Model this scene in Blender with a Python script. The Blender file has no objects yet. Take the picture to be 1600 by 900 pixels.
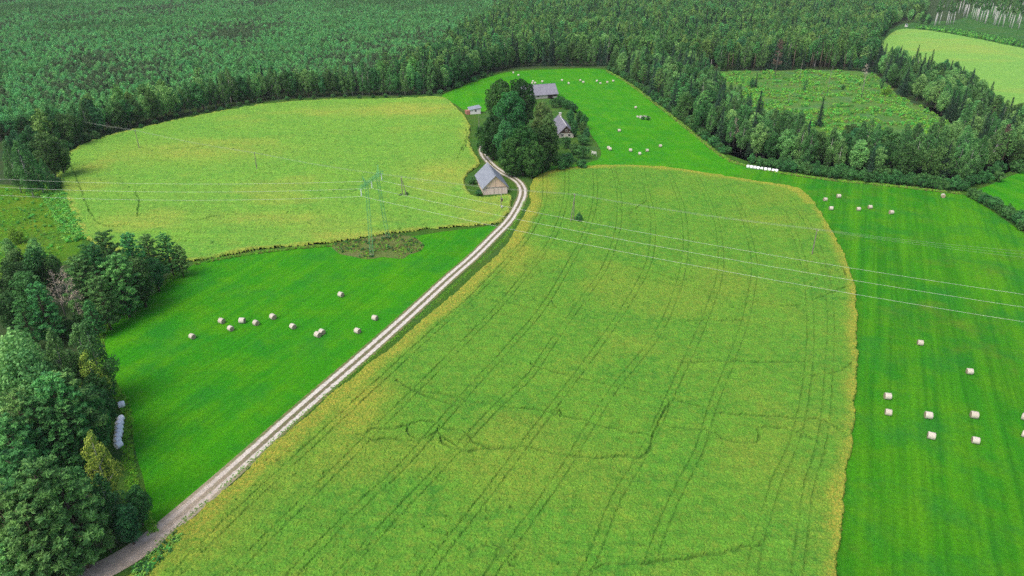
import bpy, bmesh, math, random
import numpy as np
from mathutils import Vector, Matrix

# ------------------------------------------------------------------ camera, sky, sun, exposure
SC = bpy.context.scene
COL = SC.collection
FPX, CAMH, PITCH = 1100.0, 85.0, math.radians(26.5)      # focal length in photo pixels, height of the drone, tilt
CP, SP = math.cos(PITCH), math.sin(PITCH)
cam = bpy.data.objects.new('camera', bpy.data.cameras.new('camera'))
COL.objects.link(cam)
cam.location = (0, 0, CAMH)
cam.rotation_euler = (math.pi / 2 - PITCH, 0, 0)
cam.data.sensor_width = 36.0
cam.data.lens = 36.0 * FPX / 1600.0
cam.data.clip_start = 0.5
cam.data.clip_end = 12000
SC.camera = cam

SUN_EL, SUN_AZ = math.radians(56), math.radians(-135)       # azimuth clockwise from +Y (the view direction)
world = bpy.data.worlds.new('World'); SC.world = world; world.use_nodes = True
wn = world.node_tree.nodes; wl = world.node_tree.links
wn.clear()
sky = wn.new('ShaderNodeTexSky'); sky.sky_type = 'NISHITA'; sky.sun_disc = False
sky.sun_elevation = SUN_EL; sky.sun_rotation = SUN_AZ % (2 * math.pi)
sky.altitude = 100; sky.air_density = 0.85; sky.dust_density = 5.0; sky.ozone_density = 0.8
bg = wn.new('ShaderNodeBackground'); bg.inputs['Strength'].default_value = 0.15
wo = wn.new('ShaderNodeOutputWorld')
wl.new(sky.outputs[0], bg.inputs[0]); wl.new(bg.outputs[0], wo.inputs[0])
sun = bpy.data.objects.new('sun', bpy.data.lights.new('sun', 'SUN')); COL.objects.link(sun)
sun.data.energy = 1.1; sun.data.angle = math.radians(36); sun.data.color = (1.0, 0.95, 0.86)
_d = Vector((math.sin(SUN_AZ) * math.cos(SUN_EL), math.cos(SUN_AZ) * math.cos(SUN_EL), math.sin(SUN_EL)))
sun.rotation_euler = _d.to_track_quat('Z', 'Y').to_euler()
SC.view_settings.view_transform = 'Standard'; SC.view_settings.look = 'None'
SC.view_settings.gamma = 1.0; SC.view_settings.exposure = 0.6; SC.view_settings.use_curve_mapping = False
SC.render.engine = 'CYCLES'
SC.cycles.max_bounces = 5; SC.cycles.diffuse_bounces = 3; SC.cycles.glossy_bounces = 1
SC.cycles.transmission_bounces = 2; SC.cycles.volume_bounces = 0; SC.cycles.transparent_max_bounces = 4
SC.cycles.use_denoising = False

# ------------------------------------------------------------------ placing helpers
def G(x, y, h=0.0):
    """World point at height h that stands where pixel (x, y) of the 1600 x 900 view looks."""
    dx = (x - 800) / FPX; v = (y - 450) / FPX
    t = (CAMH - h) / (SP + v * CP)
    return Vector((dx * t, t * (CP - v * SP), h))
def GA(pts):
    return np.array([G(x, y)[:2] for x, y in pts])
def PX(X, Y, Z=0.0):
    z = Y * CP + (CAMH - Z) * SP
    return 800 + X / z * FPX, 450 + FPX * ((CAMH - Z) * CP - Y * SP) / z
def inside(P, poly):
    x, y = P[:, 0], P[:, 1]; r = np.zeros(len(P), bool); n = len(poly)
    for i in range(n):
        x0, y0 = poly[i]; x1, y1 = poly[(i + 1) % n]
        if y0 == y1: continue
        c = (y0 > y) != (y1 > y)
        r ^= c & (x < (x1 - x0) * (y - y0) / (y1 - y0) + x0)
    return r
def smooth_line(P, step):
    """Catmull-Rom through P, resampled about every step metres."""
    P = np.asarray(P, float); out = []
    Q = np.vstack([2 * P[0] - P[1], P, 2 * P[-1] - P[-2]])
    for i in range(1, len(Q) - 2):
        n = max(2, int(np.linalg.norm(Q[i + 1] - Q[i]) / step))
        for k in range(n):
            t = k / n
            out.append(0.5 * (2 * Q[i] + (Q[i + 1] - Q[i - 1]) * t + (2 * Q[i - 1] - 5 * Q[i] + 4 * Q[i + 1] - Q[i + 2]) * t * t
                              + (3 * Q[i] - Q[i - 1] - 3 * Q[i + 1] + Q[i + 2]) * t ** 3))
    out.append(P[-1])
    return np.array(out)
def smooth_loop(P, step):
    P = np.asarray(P, float)
    L = smooth_line(np.vstack([P[-1], P, P[0], P[1]]), step)
    a = np.argmin(((L - P[0]) ** 2).sum(1)); b = len(L) - 1 - np.argmin(((L[::-1] - P[0]) ** 2).sum(1))
    return L[a:b] if b > a + 3 else P
def vnoise(x, y, seed=0):
    xi = np.floor(x).astype(np.int64); yi = np.floor(y).astype(np.int64); fx = x - xi; fy = y - yi
    fx = fx * fx * (3 - 2 * fx); fy = fy * fy * (3 - 2 * fy)
    def h(a, b):
        n = (a * 374761393 + b * 668265263 + seed * 1442695041) & 0x7fffffff
        n = ((n ^ (n >> 13)) * 1274126177) & 0x7fffffff
        return ((n ^ (n >> 16)) & 0xffff) / 65535.0
    return (h(xi, yi) * (1 - fx) + h(xi + 1, yi) * fx) * (1 - fy) + (h(xi, yi + 1) * (1 - fx) + h(xi + 1, yi + 1) * fx) * fy
def fbm(x, y, seed=0, n=3):
    r = 0; a = 0.5; s = 0
    for i in range(n):
        r = r + a * vnoise(x * 2 ** i, y * 2 ** i, seed + i * 17); s += a; a *= 0.55
    return r / s
def sstep(a, b, x):
    t = np.clip((x - a) / (b - a), 0, 1); return t * t * (3 - 2 * t)

# ------------------------------------------------------------------ object helpers
def tag(o, label=None, cat=None, group=None, kind=None):
    if label: o['label'] = label
    if cat: o['category'] = cat
    if group: o['group'] = group
    if kind: o['kind'] = kind
    return o
def link(name, me, parent=None, loc=None):
    o = bpy.data.objects.new(name, me); COL.objects.link(o)
    if parent: o.parent = parent
    if loc is not None: o.location = loc
    return o
def empty(name, loc, rz=0, s=1):
    o = bpy.data.objects.new(name, None); COL.objects.link(o)
    o.empty_display_size = 0.5; o.location = loc; o.rotation_euler = (0, 0, rz); o.scale = (s, s, s)
    return o
def npmesh(name, V, F, mats, smooth=False, attrs=None, midx=None):
    """V (n,3), F (m,k) of one polygon size k, or a list of such arrays."""
    me = bpy.data.meshes.new(name)
    Fs = F if isinstance(F, list) else [F]
    Fs = [np.asarray(f, np.int32) for f in Fs if len(f)]
    loops = np.concatenate([f.ravel() for f in Fs]); tot = np.concatenate([np.full(len(f), f.shape[1], np.int32) for f in Fs])
    start = np.concatenate([[0], np.cumsum(tot)[:-1]]).astype(np.int32)
    me.vertices.add(len(V)); me.vertices.foreach_set('co', np.asarray(V, np.float32).ravel())
    me.loops.add(len(loops)); me.loops.foreach_set('vertex_index', loops)
    me.polygons.add(len(tot)); me.polygons.foreach_set('loop_start', start); me.polygons.foreach_set('loop_total', tot)
    if midx is not None: me.polygons.foreach_set('material_index', np.asarray(midx, np.int32))
    me.polygons.foreach_set('use_smooth', np.full(len(tot), smooth, bool))
    me.update(calc_edges=True)
    for k, a in (attrs or {}).items():
        at = me.attributes.new(k, 'FLOAT', 'POINT'); at.data.foreach_set('value', np.asarray(a, np.float32))
    for m in (mats if isinstance(mats, (list, tuple)) else [mats]): me.materials.append(m)
    return me
class MB:
    """Collects boxes, prisms and tubes; build() links them as one mesh object."""
    def __init__(self): self.v = []; self.f = []
    def add(self, V, F):
        b = len(self.v); self.v += [tuple(p) for p in V]; self.f += [[i + b for i in q] for q in F]; return self
    def box(self, c, s, rz=0, M=None):
        x, y, z = (q / 2 for q in s)
        V = [Vector((a, b, d)) for d in (-z, z) for a, b in ((-x, -y), (x, -y), (x, y), (-x, y))]
        R = Matrix.Rotation(rz, 3, 'Z') if M is None else M
        return self.add([R @ p + Vector(c) for p in V], [[3, 2, 1, 0], [4, 5, 6, 7], [0, 1, 5, 4], [1, 2, 6, 5], [2, 3, 7, 6], [3, 0, 4, 7]])
    def tube(self, pts, rad, n=6, cap=True):
        pts = [Vector(p) for p in pts]; rad = rad if isinstance(rad, (list, tuple, np.ndarray)) else [rad] * len(pts)
        V = []; F = []
        for i, p in enumerate(pts):
            d = (pts[min(i + 1, len(pts) - 1)] - pts[max(i - 1, 0)]).normalized()
            a = d.orthogonal().normalized() if abs(d.z) < .9 else Vector((1, 0, 0)); a = (a - d * a.dot(d)).normalized(); b = d.cross(a)
            V += [p + (a * math.cos(2 * math.pi * k / n) + b * math.sin(2 * math.pi * k / n)) * rad[i] for k in range(n)]
        for i in range(len(pts) - 1):
            F += [[i * n + k, i * n + (k + 1) % n, (i + 1) * n + (k + 1) % n, (i + 1) * n + k] for k in range(n)]
        if cap: F += [list(range(n))[::-1], [(len(pts) - 1) * n + k for k in range(n)]]
        return self.add(V, F)
    def mesh(self, name, mat, smooth=False):
        me = bpy.data.meshes.new(name); me.from_pydata(self.v, [], self.f)
        for m in (mat if isinstance(mat, (list, tuple)) else [mat]): me.materials.append(m)
        if smooth: me.polygons.foreach_set('use_smooth', [True] * len(me.polygons))
        me.update(); return me
    def build(self, name, mat, parent=None, smooth=False):
        return link(name, self.mesh(name, mat, smooth), parent)

# ------------------------------------------------------------------ materials
class NT:
    def __init__(self, name):
        self.m = bpy.data.materials.new(name); self.m.use_nodes = True
        self.t = self.m.node_tree; self.t.nodes.clear()
        self.out = self.n('ShaderNodeOutputMaterial')
        self.bs = self.n('ShaderNodeBsdfPrincipled'); self.bs.inputs['Roughness'].default_value = .85
        self.bs.inputs['Specular IOR Level'].default_value = .2
        self.l(self.bs.outputs[0], self.out.inputs[0])
    def n(self, k, **kw):
        x = self.t.nodes.new(k)
        for a, b in kw.items(): setattr(x, a, b)
        return x
    def l(self, a, b): self.t.links.new(a, b)
    def put(self, sock, v):
        if hasattr(v, 'is_linked') or hasattr(v, 'links'): self.l(v, sock)
        else: sock.default_value = v if not (isinstance(v, tuple) and len(v) == 3 and sock.type == 'RGBA') else (*v, 1)
    def co(self): return self.n('ShaderNodeTexCoord').outputs['Object']
    def noise(self, scale, detail=3, rough=.55, vec=None, rot=0, stretch=None):
        t = self.n('ShaderNodeTexNoise'); t.inputs['Scale'].default_value = scale; t.inputs['Detail'].default_value = detail
        t.inputs['Roughness'].default_value = rough
        v = vec or self.co()
        if stretch:
            r = self.n('ShaderNodeMapping'); self.l(v, r.inputs[0]); r.inputs['Rotation'].default_value = (0, 0, rot)
            mp = self.n('ShaderNodeMapping'); self.l(r.outputs[0], mp.inputs[0]); mp.inputs['Scale'].default_value = stretch; v = mp.outputs[0]
        self.l(v, t.inputs['Vector']); return t.outputs['Fac']
    def ramp(self, fac, a, b):
        r = self.n('ShaderNodeMapRange'); r.inputs['From Min'].default_value = a; r.inputs['From Max'].default_value = b
        self.put(r.inputs['Value'], fac); return r.outputs[0]
    def mix(self, f, a, b, blend='MIX'):
        x = self.n('ShaderNodeMix', data_type='RGBA', blend_type=blend)
        self.put(x.inputs[0], f); self.put(x.inputs[6], a); self.put(x.inputs[7], b); return x.outputs[2]
    def math(self, op, a, b=0.0):
        x = self.n('ShaderNodeMath', operation=op); self.put(x.inputs[0], a); self.put(x.inputs[1], b); return x.outputs[0]
    def attr(self, name): return self.n('ShaderNodeAttribute', attribute_name=name).outputs['Fac']
    def color(self, c): self.put(self.bs.inputs['Base Color'], c); return self
    def bump(self, h, strength=.5, dist=.1):
        b = self.n('ShaderNodeBump'); b.inputs['Strength'].default_value = strength; b.inputs['Distance'].default_value = dist
        self.l(h, b.inputs['Height']); self.l(b.outputs[0], self.bs.inputs['Normal']); return self

def leaf_mat(name, ca, cb, trans=.22, var=.5, hue=.02):
    t = NT(name)
    c = t.mix(t.attr('tint'), ca, cb)
    rnd = t.n('ShaderNodeObjectInfo').outputs['Random']
    hs = t.n('ShaderNodeHueSaturation'); t.l(c, hs.inputs['Color'])
    t.l(t.math('ADD', t.math('MULTIPLY', rnd, var), 1 - var / 2), hs.inputs['Value'])
    r2 = t.math('FRACT', t.math('MULTIPLY', rnd, 7.31))
    t.l(t.math('ADD', t.math('MULTIPLY', r2, -2 * hue), .5 + hue), hs.inputs['Hue'])
    t.color(hs.outputs[0]); t.bs.inputs['Roughness'].default_value = .6
    tr = t.n('ShaderNodeBsdfTranslucent'); t.l(hs.outputs[0], tr.inputs[0])
    mx = t.n('ShaderNodeMixShader'); mx.inputs[0].default_value = trans
    t.l(t.bs.outputs[0], mx.inputs[1]); t.l(tr.outputs[0], mx.inputs[2]); t.l(mx.outputs[0], t.out.inputs[0])
    return t.m
def plain(name, a, b, scale=2.0, rough=.8, bump=0, spec=.2, stretch=None, detail=4):
    t = NT(name); f = t.noise(scale, detail, .6, stretch=stretch)
    t.color(t.mix(t.ramp(f, .3, .7), a, b)); t.bs.inputs['Roughness'].default_value = rough; t.bs.inputs['Specular IOR Level'].default_value = spec
    if bump: t.bump(f, .5, bump)
    return t.m
def grass_mat(name, c1, c2, c3, rot=0, stripe=.25, blot=None, blot_amt=0.0, bscale=.05):
    """mown or rough grass: broad blotches, mowing streaks along one direction, fine tussocks"""
    t = NT(name)
    c = t.mix(t.ramp(t.noise(.018, 4, .6), .35, .65), c1, c2)
    c = t.mix(t.ramp(t.noise(.11, 4, .65), .45, .72), c, c3)
    st = t.noise(1.0, 3, .6, rot=rot, stretch=(.9, .02, 1))
    c = t.mix(t.math('MULTIPLY', t.ramp(st, .4, .62), stripe), c, tuple(q * .45 for q in c2))
    st2 = t.noise(1.0, 2, .6, rot=rot, stretch=(.22, .006, 1))
    c = t.mix(t.math('MULTIPLY', t.ramp(st2, .48, .66), stripe * 1.3), c, (c1[0] * 1.9, c1[1] * 1.22, c1[2]))
    if blot: c = t.mix(t.math('MULTIPLY', t.ramp(t.noise(bscale, 5, .7), .56, .72), blot_amt), c, blot)
    fine = t.noise(1.3, 7, .82)
    pat = t.noise(.07, 4, .7, rot=1.1, stretch=(1, 1, 1))
    c = t.mix(t.math('MULTIPLY', t.ramp(pat, .5, .66), .55), c, (c2[0] * .7, c2[1] * .8, c2[2] * 2.2))
    c = t.mix(t.ramp(fine, .3, .72), t.mix(.55, c, (0.004, .03, .004), 'MIX'), c)
    t.color(c); t.bump(fine, .8, .35); t.bs.inputs['Specular IOR Level'].default_value = .05
    return t.m

M = {}
M['pine'] = leaf_mat('pine_needles', (0.070, 0.240, 0.069), (0.202, 0.487, 0.125), .3, .6, .035)
M['spruce'] = leaf_mat('spruce_needles', (0.017, 0.058, 0.038), (0.046, 0.113, 0.051), .3, .6)
M['birch'] = leaf_mat('birch_leaves', (0.065, 0.188, 0.057), (0.156, 0.368, 0.099), .3, .5)
M['broad'] = leaf_mat('broad_leaves', (0.033, 0.135, 0.036), (0.093, 0.267, 0.066), .3, .7, .035)
M['oak'] = leaf_mat('dense_leaves', (0.020, 0.100, 0.023), (0.058, 0.199, 0.038), .3, .8, .025)
M['lime'] = leaf_mat('lime_leaves', (0.087, 0.173, 0.048), (0.185, 0.305, 0.081), .3, .2)
M['lightbirch'] = leaf_mat('yellowing_birch_leaves', (0.185, 0.346, 0.056), (0.455, 0.609, 0.097), .3, .4)
M['aspen'] = leaf_mat('aspen_leaves', (0.113, 0.308, 0.094), (0.321, 0.633, 0.177), .3, .4)
M['shrub'] = leaf_mat('shrub_leaves', (0.041, 0.148, 0.041), (0.101, 0.297, 0.073), .3, .5)
M['brightbush'] = leaf_mat('bright_bush_leaves', (0.119, 0.279, 0.028), (0.239, 0.457, 0.042), .3, .2)
M['plant'] = leaf_mat('plantation_needles', (0.088, 0.321, 0.101), (0.215, 0.584, 0.166), .3, .45)
M['plantA'] = leaf_mat('plantation_needles_fresh', (0.062, 0.181, 0.051), (0.124, 0.297, 0.089), .3, .6)
M['plantB'] = leaf_mat('plantation_needles_brownish', (0.068, 0.132, 0.054), (0.131, 0.221, 0.094), .3, .6)
M['fresh'] = leaf_mat('fresh_leaves', (0.096, 0.250, 0.055), (0.206, 0.409, 0.094), .3, .6, .025)
M['rust'] = leaf_mat('dead_needles', (.10, .075, .055), (.17, .125, .09), .1, .3, .0)
M['greytwig'] = leaf_mat('grey_twigs', (0.434, 0.368, 0.282), (0.705, 0.609, 0.463), .0, .3, .0)
M['tuss'] = leaf_mat('tall_grass_blades', (0.163, 0.463, 0.048), (0.391, 0.710, 0.084), .3, .5)
M['dry'] = leaf_mat('dry_grass_blades', (0.203, 0.234, 0.065), (0.324, 0.312, 0.117), .3, .4, .0)
M['scrub'] = leaf_mat('scrub_leaves', (0.125, 0.430, 0.078), (0.312, 0.725, 0.118), .3, .6, .03)
M['bark'] = plain('bark', (.045, .035, .028), (.11, .085, .065), 3, .9, .03, stretch=(1, 1, .25))
M['pinebark'] = plain('pine_bark', (.085, .065, .05), (.19, .14, .105), 3, .9, .03, stretch=(1, 1, .3))
M['birchbark'] = plain('birch_bark', (.22, .21, .19), (.58, .56, .52), 2.2, .8, 0, stretch=(1, 1, 1.6))
M['palebark'] = plain('pale_bark', (.5, .49, .46), (.8, .79, .76), 2.2, .8, 0, stretch=(1, 1, 1.6))
M['deadwood'] = plain('dead_wood', (.16, .14, .13), (.32, .29, .27), 2, .9)

# ------------------------------------------------------------------ the land
def sheet(name, px, z, mat, step=4.0, loop=True, wob=.5):
    P = GA(px)
    if loop: P = smooth_loop(P, step)
    P = P + wob * np.stack([vnoise(P[:, 0] * .6, P[:, 1] * .6, 5) - .5, vnoise(P[:, 0] * .6, P[:, 1] * .6, 9) - .5], 1)
    if sum(P[i - 1][0] * P[i][1] - P[i][0] * P[i - 1][1] for i in range(len(P))) < 0: P = P[::-1]
    bm = bmesh.new(); bm.faces.new([bm.verts.new((x, y, z)) for x, y in P])
    bmesh.ops.triangulate(bm, faces=bm.faces[:])
    me = bpy.data.meshes.new(name); bm.to_mesh(me); bm.free(); me.materials.append(mat)
    return link(name, me)

def stripe(p, q):
    a, b = G(*p), G(*q); return math.pi / 2 - math.atan2(b.y - a.y, b.x - a.x)
M['floor'] = grass_mat('forest_floor', (.045, .085, .026), (.055, .10, .028), (.075, .09, .04), 0, .0)
M['rough'] = grass_mat('rough_grass', (.05, .16, .018), (.075, .18, .02), (.10, .16, .03), .3, .1, (.16, .16, .04), .5, .12)
M['meadowL'] = grass_mat('meadow_grass', (.068, .37, .004), (.034, .31, .010), (.10, .37, .006), stripe((300, 780), (700, 430)), .24)
M['meadowR'] = grass_mat('meadow_grass_cut', (.064, .33, .008), (.034, .285, .012), (.11, .34, .010), stripe((1420, 800), (1408, 540)), .4, (.16, .23, .03), .6, .03)
M['meadowB'] = grass_mat('meadow_grass_far', (.07, .38, .006), (.045, .34, .008), (.11, .39, .008), stripe((1150, 255), (960, 125)), .16)
M['lawn'] = grass_mat('farm_lawn', (.05, .16, .02), (.07, .18, .025), (.11, .2, .035), .3, .1, (.15, .2, .05), .5, .1)
M['clear'] = grass_mat('clearing_ground', (.085, .26, .045), (.115, .28, .05), (.19, .27, .07), .4, .15, (.21, .19, .08), .6, .08)
M['glade'] = grass_mat('glade_grass', (.05, .17, .03), (.06, .19, .035), (.09, .2, .04), .4, .1, (.16, .17, .06), .5, .02)
M['wild'] = grass_mat('wild_grass', (.11, .27, .014), (.08, .23, .016), (.2, .29, .02), .5, .1, (.03, .12, .04), .6, .06)

gm = bpy.data.meshes.new('ground'); gm.from_pydata([(-3000, -400, 0), (3000, -400, 0), (3000, 5000, 0), (-3000, 5000, 0)], [], [(0, 1, 2, 3)]); gm.materials.append(M['floor'])
tag(link('ground', gm), kind='structure')
tag(sheet('rough_grass', [(-120, 1100), (-120, 930), (60, 900), (200, 850), (196, 790), (160, 720), (150, 640), (120, 560), (135, 505), (230, 450), (290, 412), (120, 410), (-60, 450), (-150, 300), (-60, 283), (40, 290), (70, 284), (84, 262), (92, 240), (125, 222), (180, 207), (230, 196), (300, 180), (380, 164), (450, 155), (540, 151.5), (620, 150.5), (680, 147), (720, 131), (760, 117), (800, 109), (860, 105.5), (945, 105.5), (985, 126), (1032, 160), (1082, 199), (1134, 240), (1168, 252), (1215, 263), (1300, 274), (1400, 284), (1500, 295), (1532, 286), (1600, 259), (1760, 205), (1900, 300), (1900, 1100)], .012, M['rough'], loop=False), kind='structure')
tag(sheet('right_meadow', [(1300, 1060), (1310, 900), (1000, 700), (900, 330), (834, 268), (842, 262), (905, 257), (933, 250), (939, 236), (925, 212), (905, 180), (880, 156), (826, 152), (765, 168), (757, 175), (726, 172), (712, 163), (690, 151), (722, 135), (762, 121), (800, 112), (860, 108.5), (942, 108.5), (980, 130), (1026, 166), (1076, 206), (1128, 246), (1165, 259), (1215, 271), (1300, 283), (1400, 293), (1496, 304), (1510, 306), (1545, 327), (1600, 364), (1760, 470), (1850, 1060)], .02, M['meadowR']), kind='structure')
tag(sheet('back_meadow', [(850, 275), (905, 257), (933, 250), (939, 236), (925, 212), (905, 180), (880, 156), (826, 152), (765, 168), (757, 175), (726, 172), (712, 163), (690, 151), (722, 135), (762, 121), (800, 112), (860, 108.5), (942, 108.5), (980, 130), (1026, 166), (1076, 206), (1128, 246), (1165, 259), (1100, 285)], .028, M['meadowB']), kind='structure')
tag(sheet('left_meadow', [(246, 826), (350, 736), (450, 645), (560, 550), (650, 471), (720, 409), (778, 355), (740, 357), (690, 362), (655, 368), (600, 374), (520, 384), (440, 391), (380, 399), (302, 414), (272, 434), (232, 464), (194, 492), (166, 520), (166, 560), (182, 600), (204, 640), (208, 690), (222, 740), (234, 790)], .024, M['meadowL']), kind='structure')
tag(sheet('side_meadow', [(1518, 303), (1540, 292), (1600, 268), (1760, 220), (1800, 420), (1700, 395), (1600, 345), (1560, 322)], .032, M['meadowB']), kind='structure')
tag(sheet('farm_lawn', [(748, 250), (742, 220), (746, 196), (752, 180), (770, 170), (826, 154), (878, 158), (902, 182), (922, 213), (935, 237), (930, 248), (905, 255), (850, 260), (828, 275), (815, 278), (790, 266), (765, 250)], .036, M['lawn']), kind='structure')
tag(sheet('clearing', [(1112, 150), (1122, 113), (1200, 111), (1300, 110), (1365, 116), (1405, 150), (1450, 172), (1500, 205), (1490, 245), (1400, 258), (1300, 248), (1220, 228), (1160, 185)], .016, M['clear']), kind='structure')
tag(sheet('wild_meadow', [(-150, 300), (-60, 285), (40, 292), (70, 286), (90, 300), (112, 345), (128, 372), (116, 400), (60, 420), (-100, 440)], .026, M['wild']), kind='structure')
tag(sheet('upper_glade', [(1380, 70), (1400, 42), (1420, 36), (1440, 33), (1500, 30), (1520, 8), (1500, -15), (1450, -20), (1450, -40), (1800, -40), (1800, 110), (1600, 76)], .018, M['glade']), kind='structure')

# ------------------------------------------------------------------ crops: raised, uneven sheets of plants with wheel tracks and trodden paths
def seg_field(gx, gy, step, lines, reach, ay=1.0):
    """distance of each grid point to the nearest of the lines (within reach)"""
    D = np.full((len(gy), len(gx)), reach, np.float32)
    for L in lines:
        for a, b in zip(L[:-1], L[1:]):
            i0 = max(0, int((min(a[0], b[0]) - reach - gx[0]) / step)); i1 = min(len(gx), int((max(a[0], b[0]) + reach - gx[0]) / step) + 2)
            j0 = max(0, int((min(a[1], b[1]) - reach - gy[0]) / step)); j1 = min(len(gy), int((max(a[1], b[1]) + reach - gy[0]) / step) + 2)
            if i1 <= i0 or j1 <= j0: continue
            X, Y = np.meshgrid(gx[i0:i1], gy[j0:j1]); d = b - a; l2 = max(1e-9, d @ d)
            t = np.clip(((X - a[0]) * d[0] + (Y - a[1]) * d[1]) / l2, 0, 1)
            D[j0:j1, i0:i1] = np.minimum(D[j0:j1, i0:i1], np.hypot(X - a[0] - t * d[0], (Y - a[1] - t * d[1]) * ay))
    return D
def pair(L, w):
    n = np.gradient(L, axis=0); n = np.stack([-n[:, 1], n[:, 0]], 1) / (np.linalg.norm(n, axis=1)[:, None] + 1e-9)
    return [L + n * w / 2, L - n * w / 2]
def crop(name, px, step, height, mat, trams=(), paths=(), tw=1.75, edge_y=(0, 4), patches=(), pamt=.5, seed=1, rough=.10, loop=True, ridge=0, erag=1.0):
    P = GA(px); P = smooth_loop(P, 2.0) if loop else P
    gx = np.arange(P[:, 0].min() - 1, P[:, 0].max() + 1, step); gy = np.arange(P[:, 1].min() - 1, P[:, 1].max() + 1, step)
    X, Y = np.meshgrid(gx, gy); shp = X.shape
    rng = np.random.default_rng(seed)
    ins = inside(np.stack([X.ravel(), Y.ravel()], 1), P).reshape(shp)
    De = seg_field(gx, gy, step, [np.vstack([P, P[:1]])], 7.0)
    tl = []
    for T in trams: tl += pair(smooth_line(GA(T), 2.0), tw)
    Dt = seg_field(gx, gy, step, tl, 1.5) if tl else np.full(shp, 9.)
    pl = []
    for T in paths:
        L = smooth_line(GA(T), .7); pl.append(L + 1.1 * np.stack([fbm(L[:, 0] * .5, L[:, 1] * .5, 3) - .5, fbm(L[:, 0] * .5, L[:, 1] * .5, 8) - .5], 1))
    Dp = seg_field(gx, gy, step, pl, 1.5, .55) if pl else np.full(shp, 9.)
    wob = .5 * (fbm(X * .9, Y * .9, 31) - .5)
    br = sstep(.2, .62, fbm(X * .16, Y * .16, 77))                                   # tracks open and close along their length
    tr = (1 - sstep(.02, .29, Dt + wob * .5)) * (.22 + .24 * br)
    pa = (1 - sstep(.05, .29, Dp + wob * .7)) * (.55 + .4 * sstep(.25, .5, fbm(X * .35, Y * .35, 51)))
    holes = sstep(.70, .80, fbm(X * .5, Y * .5, 91)) * .55 * sstep(.5, .62, fbm(X * .05, Y * .05, 61))
    tr = np.clip(np.maximum(np.maximum(tr, pa), holes), 0, 1)
    Z = height * (.88 + .22 * fbm(X * .12, Y * .12, 11) + .2 * (fbm(X * .8, Y * .8, 12) - .5)) + rough * (rng.random(shp) - .5) * 2
    if ridge: Z += ridge * (fbm(X * .10 + .6 * fbm(X * .3, Y * .3, 16), Y * .62, 15) - .5)
    Z = Z * (1 - .85 * tr); De2 = De + (1.5 * (fbm(X * .22, Y * .22, 41, 4) - .62) + .5 * (fbm(X * 1.3, Y * 1.3, 42) - .6)) * erag
    Z = Z * sstep(-.1, step * 1.6, De2) + .035
    Z = np.maximum(Z, .04)
    yl = 1 - sstep(edge_y[0], edge_y[1], De + 3.2 * (fbm(X * .15, Y * .15, 21) - .5) + (np.where((X > 25) & (Y < 235), 1.6, -.5) if trams else 0))
    yp = np.zeros(shp)
    for (qx, qy, rx, ry) in patches:
        c = G(qx, qy); a = G(qx + rx, qy); b = G(qx, qy + ry)
        yp = np.maximum(yp, np.exp(-((X - c.x) / (a.x - c.x)) ** 2 - ((Y - c.y) / (c.y - b.y)) ** 2))
    yp = yp * (.35 + .9 * fbm(X * .2, Y * .2, 25)) + pamt * sstep(.52, .75, fbm(X * .035, Y * .05, 26))
    yl = np.clip(np.maximum(yl * (.5 + 1.1 * fbm(X * .09, Y * .09, 22)), yp), 0, 1)
    ins &= De2 > -.05
    keep = ins[:-1, :-1] & ins[1:, :-1] & ins[:-1, 1:] & ins[1:, 1:]
    idx = np.arange(X.size).reshape(shp)
    F = np.stack([idx[:-1, :-1][keep], idx[:-1, 1:][keep], idx[1:, 1:][keep], idx[1:, :-1][keep]], 1)
    used = np.zeros(X.size, bool); used[F.ravel()] = True; remap = np.cumsum(used) - 1
    jx = X + (rng.random(shp) - .5) * step * .8; jy = Y + (rng.random(shp) - .5) * step * .8
    V = np.stack([jx.ravel(), jy.ravel(), Z.ravel()], 1)[used]
    me = npmesh(name, V, remap[F], mat, False, {'yel': yl.ravel()[used], 'trod': tr.ravel()[used]})
    return link(name, me)
def crop_mat(name, g1, g2, yc, soil, fine=3.2, speck=.5):
    t = NT(name)
    c = t.mix(t.ramp(t.noise(.05, 4, .6), .35, .65), g1, g2)
    c = t.mix(t.ramp(t.noise(.45, 4, .7), .35, .7), c, tuple(q * 1.35 for q in g2))
    fn = t.noise(fine, 4, .75)
    c = t.mix(t.math('MULTIPLY', t.ramp(t.noise(.75, 6, .8), .46, .66), speck), c, tuple(a * .5 + b * .5 for a, b in zip(g2, yc)))
    c = t.mix(t.math('MULTIPLY', t.attr('yel'), t.ramp(t.noise(1.6, 5, .8), .32, .62)), c, yc)
    c = t.mix(t.ramp(fn, .3, .62), t.mix(.5, c, tuple(q * .5 for q in g1)), c)
    c = t.mix(t.math('MULTIPLY', t.attr('trod'), .6), c, soil)
    t.color(c); t.bump(fn, .7, .18)
    return t.m
M['cropA'] = crop_mat('crop_leaves', (.047, .212, .018), (.096, .252, .020), (.39, .335, .045), (.045, .12, .02))
M['cropB'] = crop_mat('crop_leaves_far', (.084, .27, .030), (.135, .305, .032), (.37, .36, .06), (.06, .15, .025), 2.4)
M['cropC'] = crop_mat('crop_leaves_pale', (.12, .33, .05), (.17, .36, .055), (.32, .40, .07), (.07, .14, .03), 1.6)
def z7(*p): return [(560 + x / 2.572, 550 + y / 2.572) for x, y in p]
def z8(*p): return [(1066 + x / 2.996, 500 + y / 2.996) for x, y in p]
def z6(*p): return [(1066 + x / 2.996, 250 + y / 2.996) for x, y in p]
def z5(*p): return [(533 + x / 3, 200 + y / 3) for x, y in p]
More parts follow.
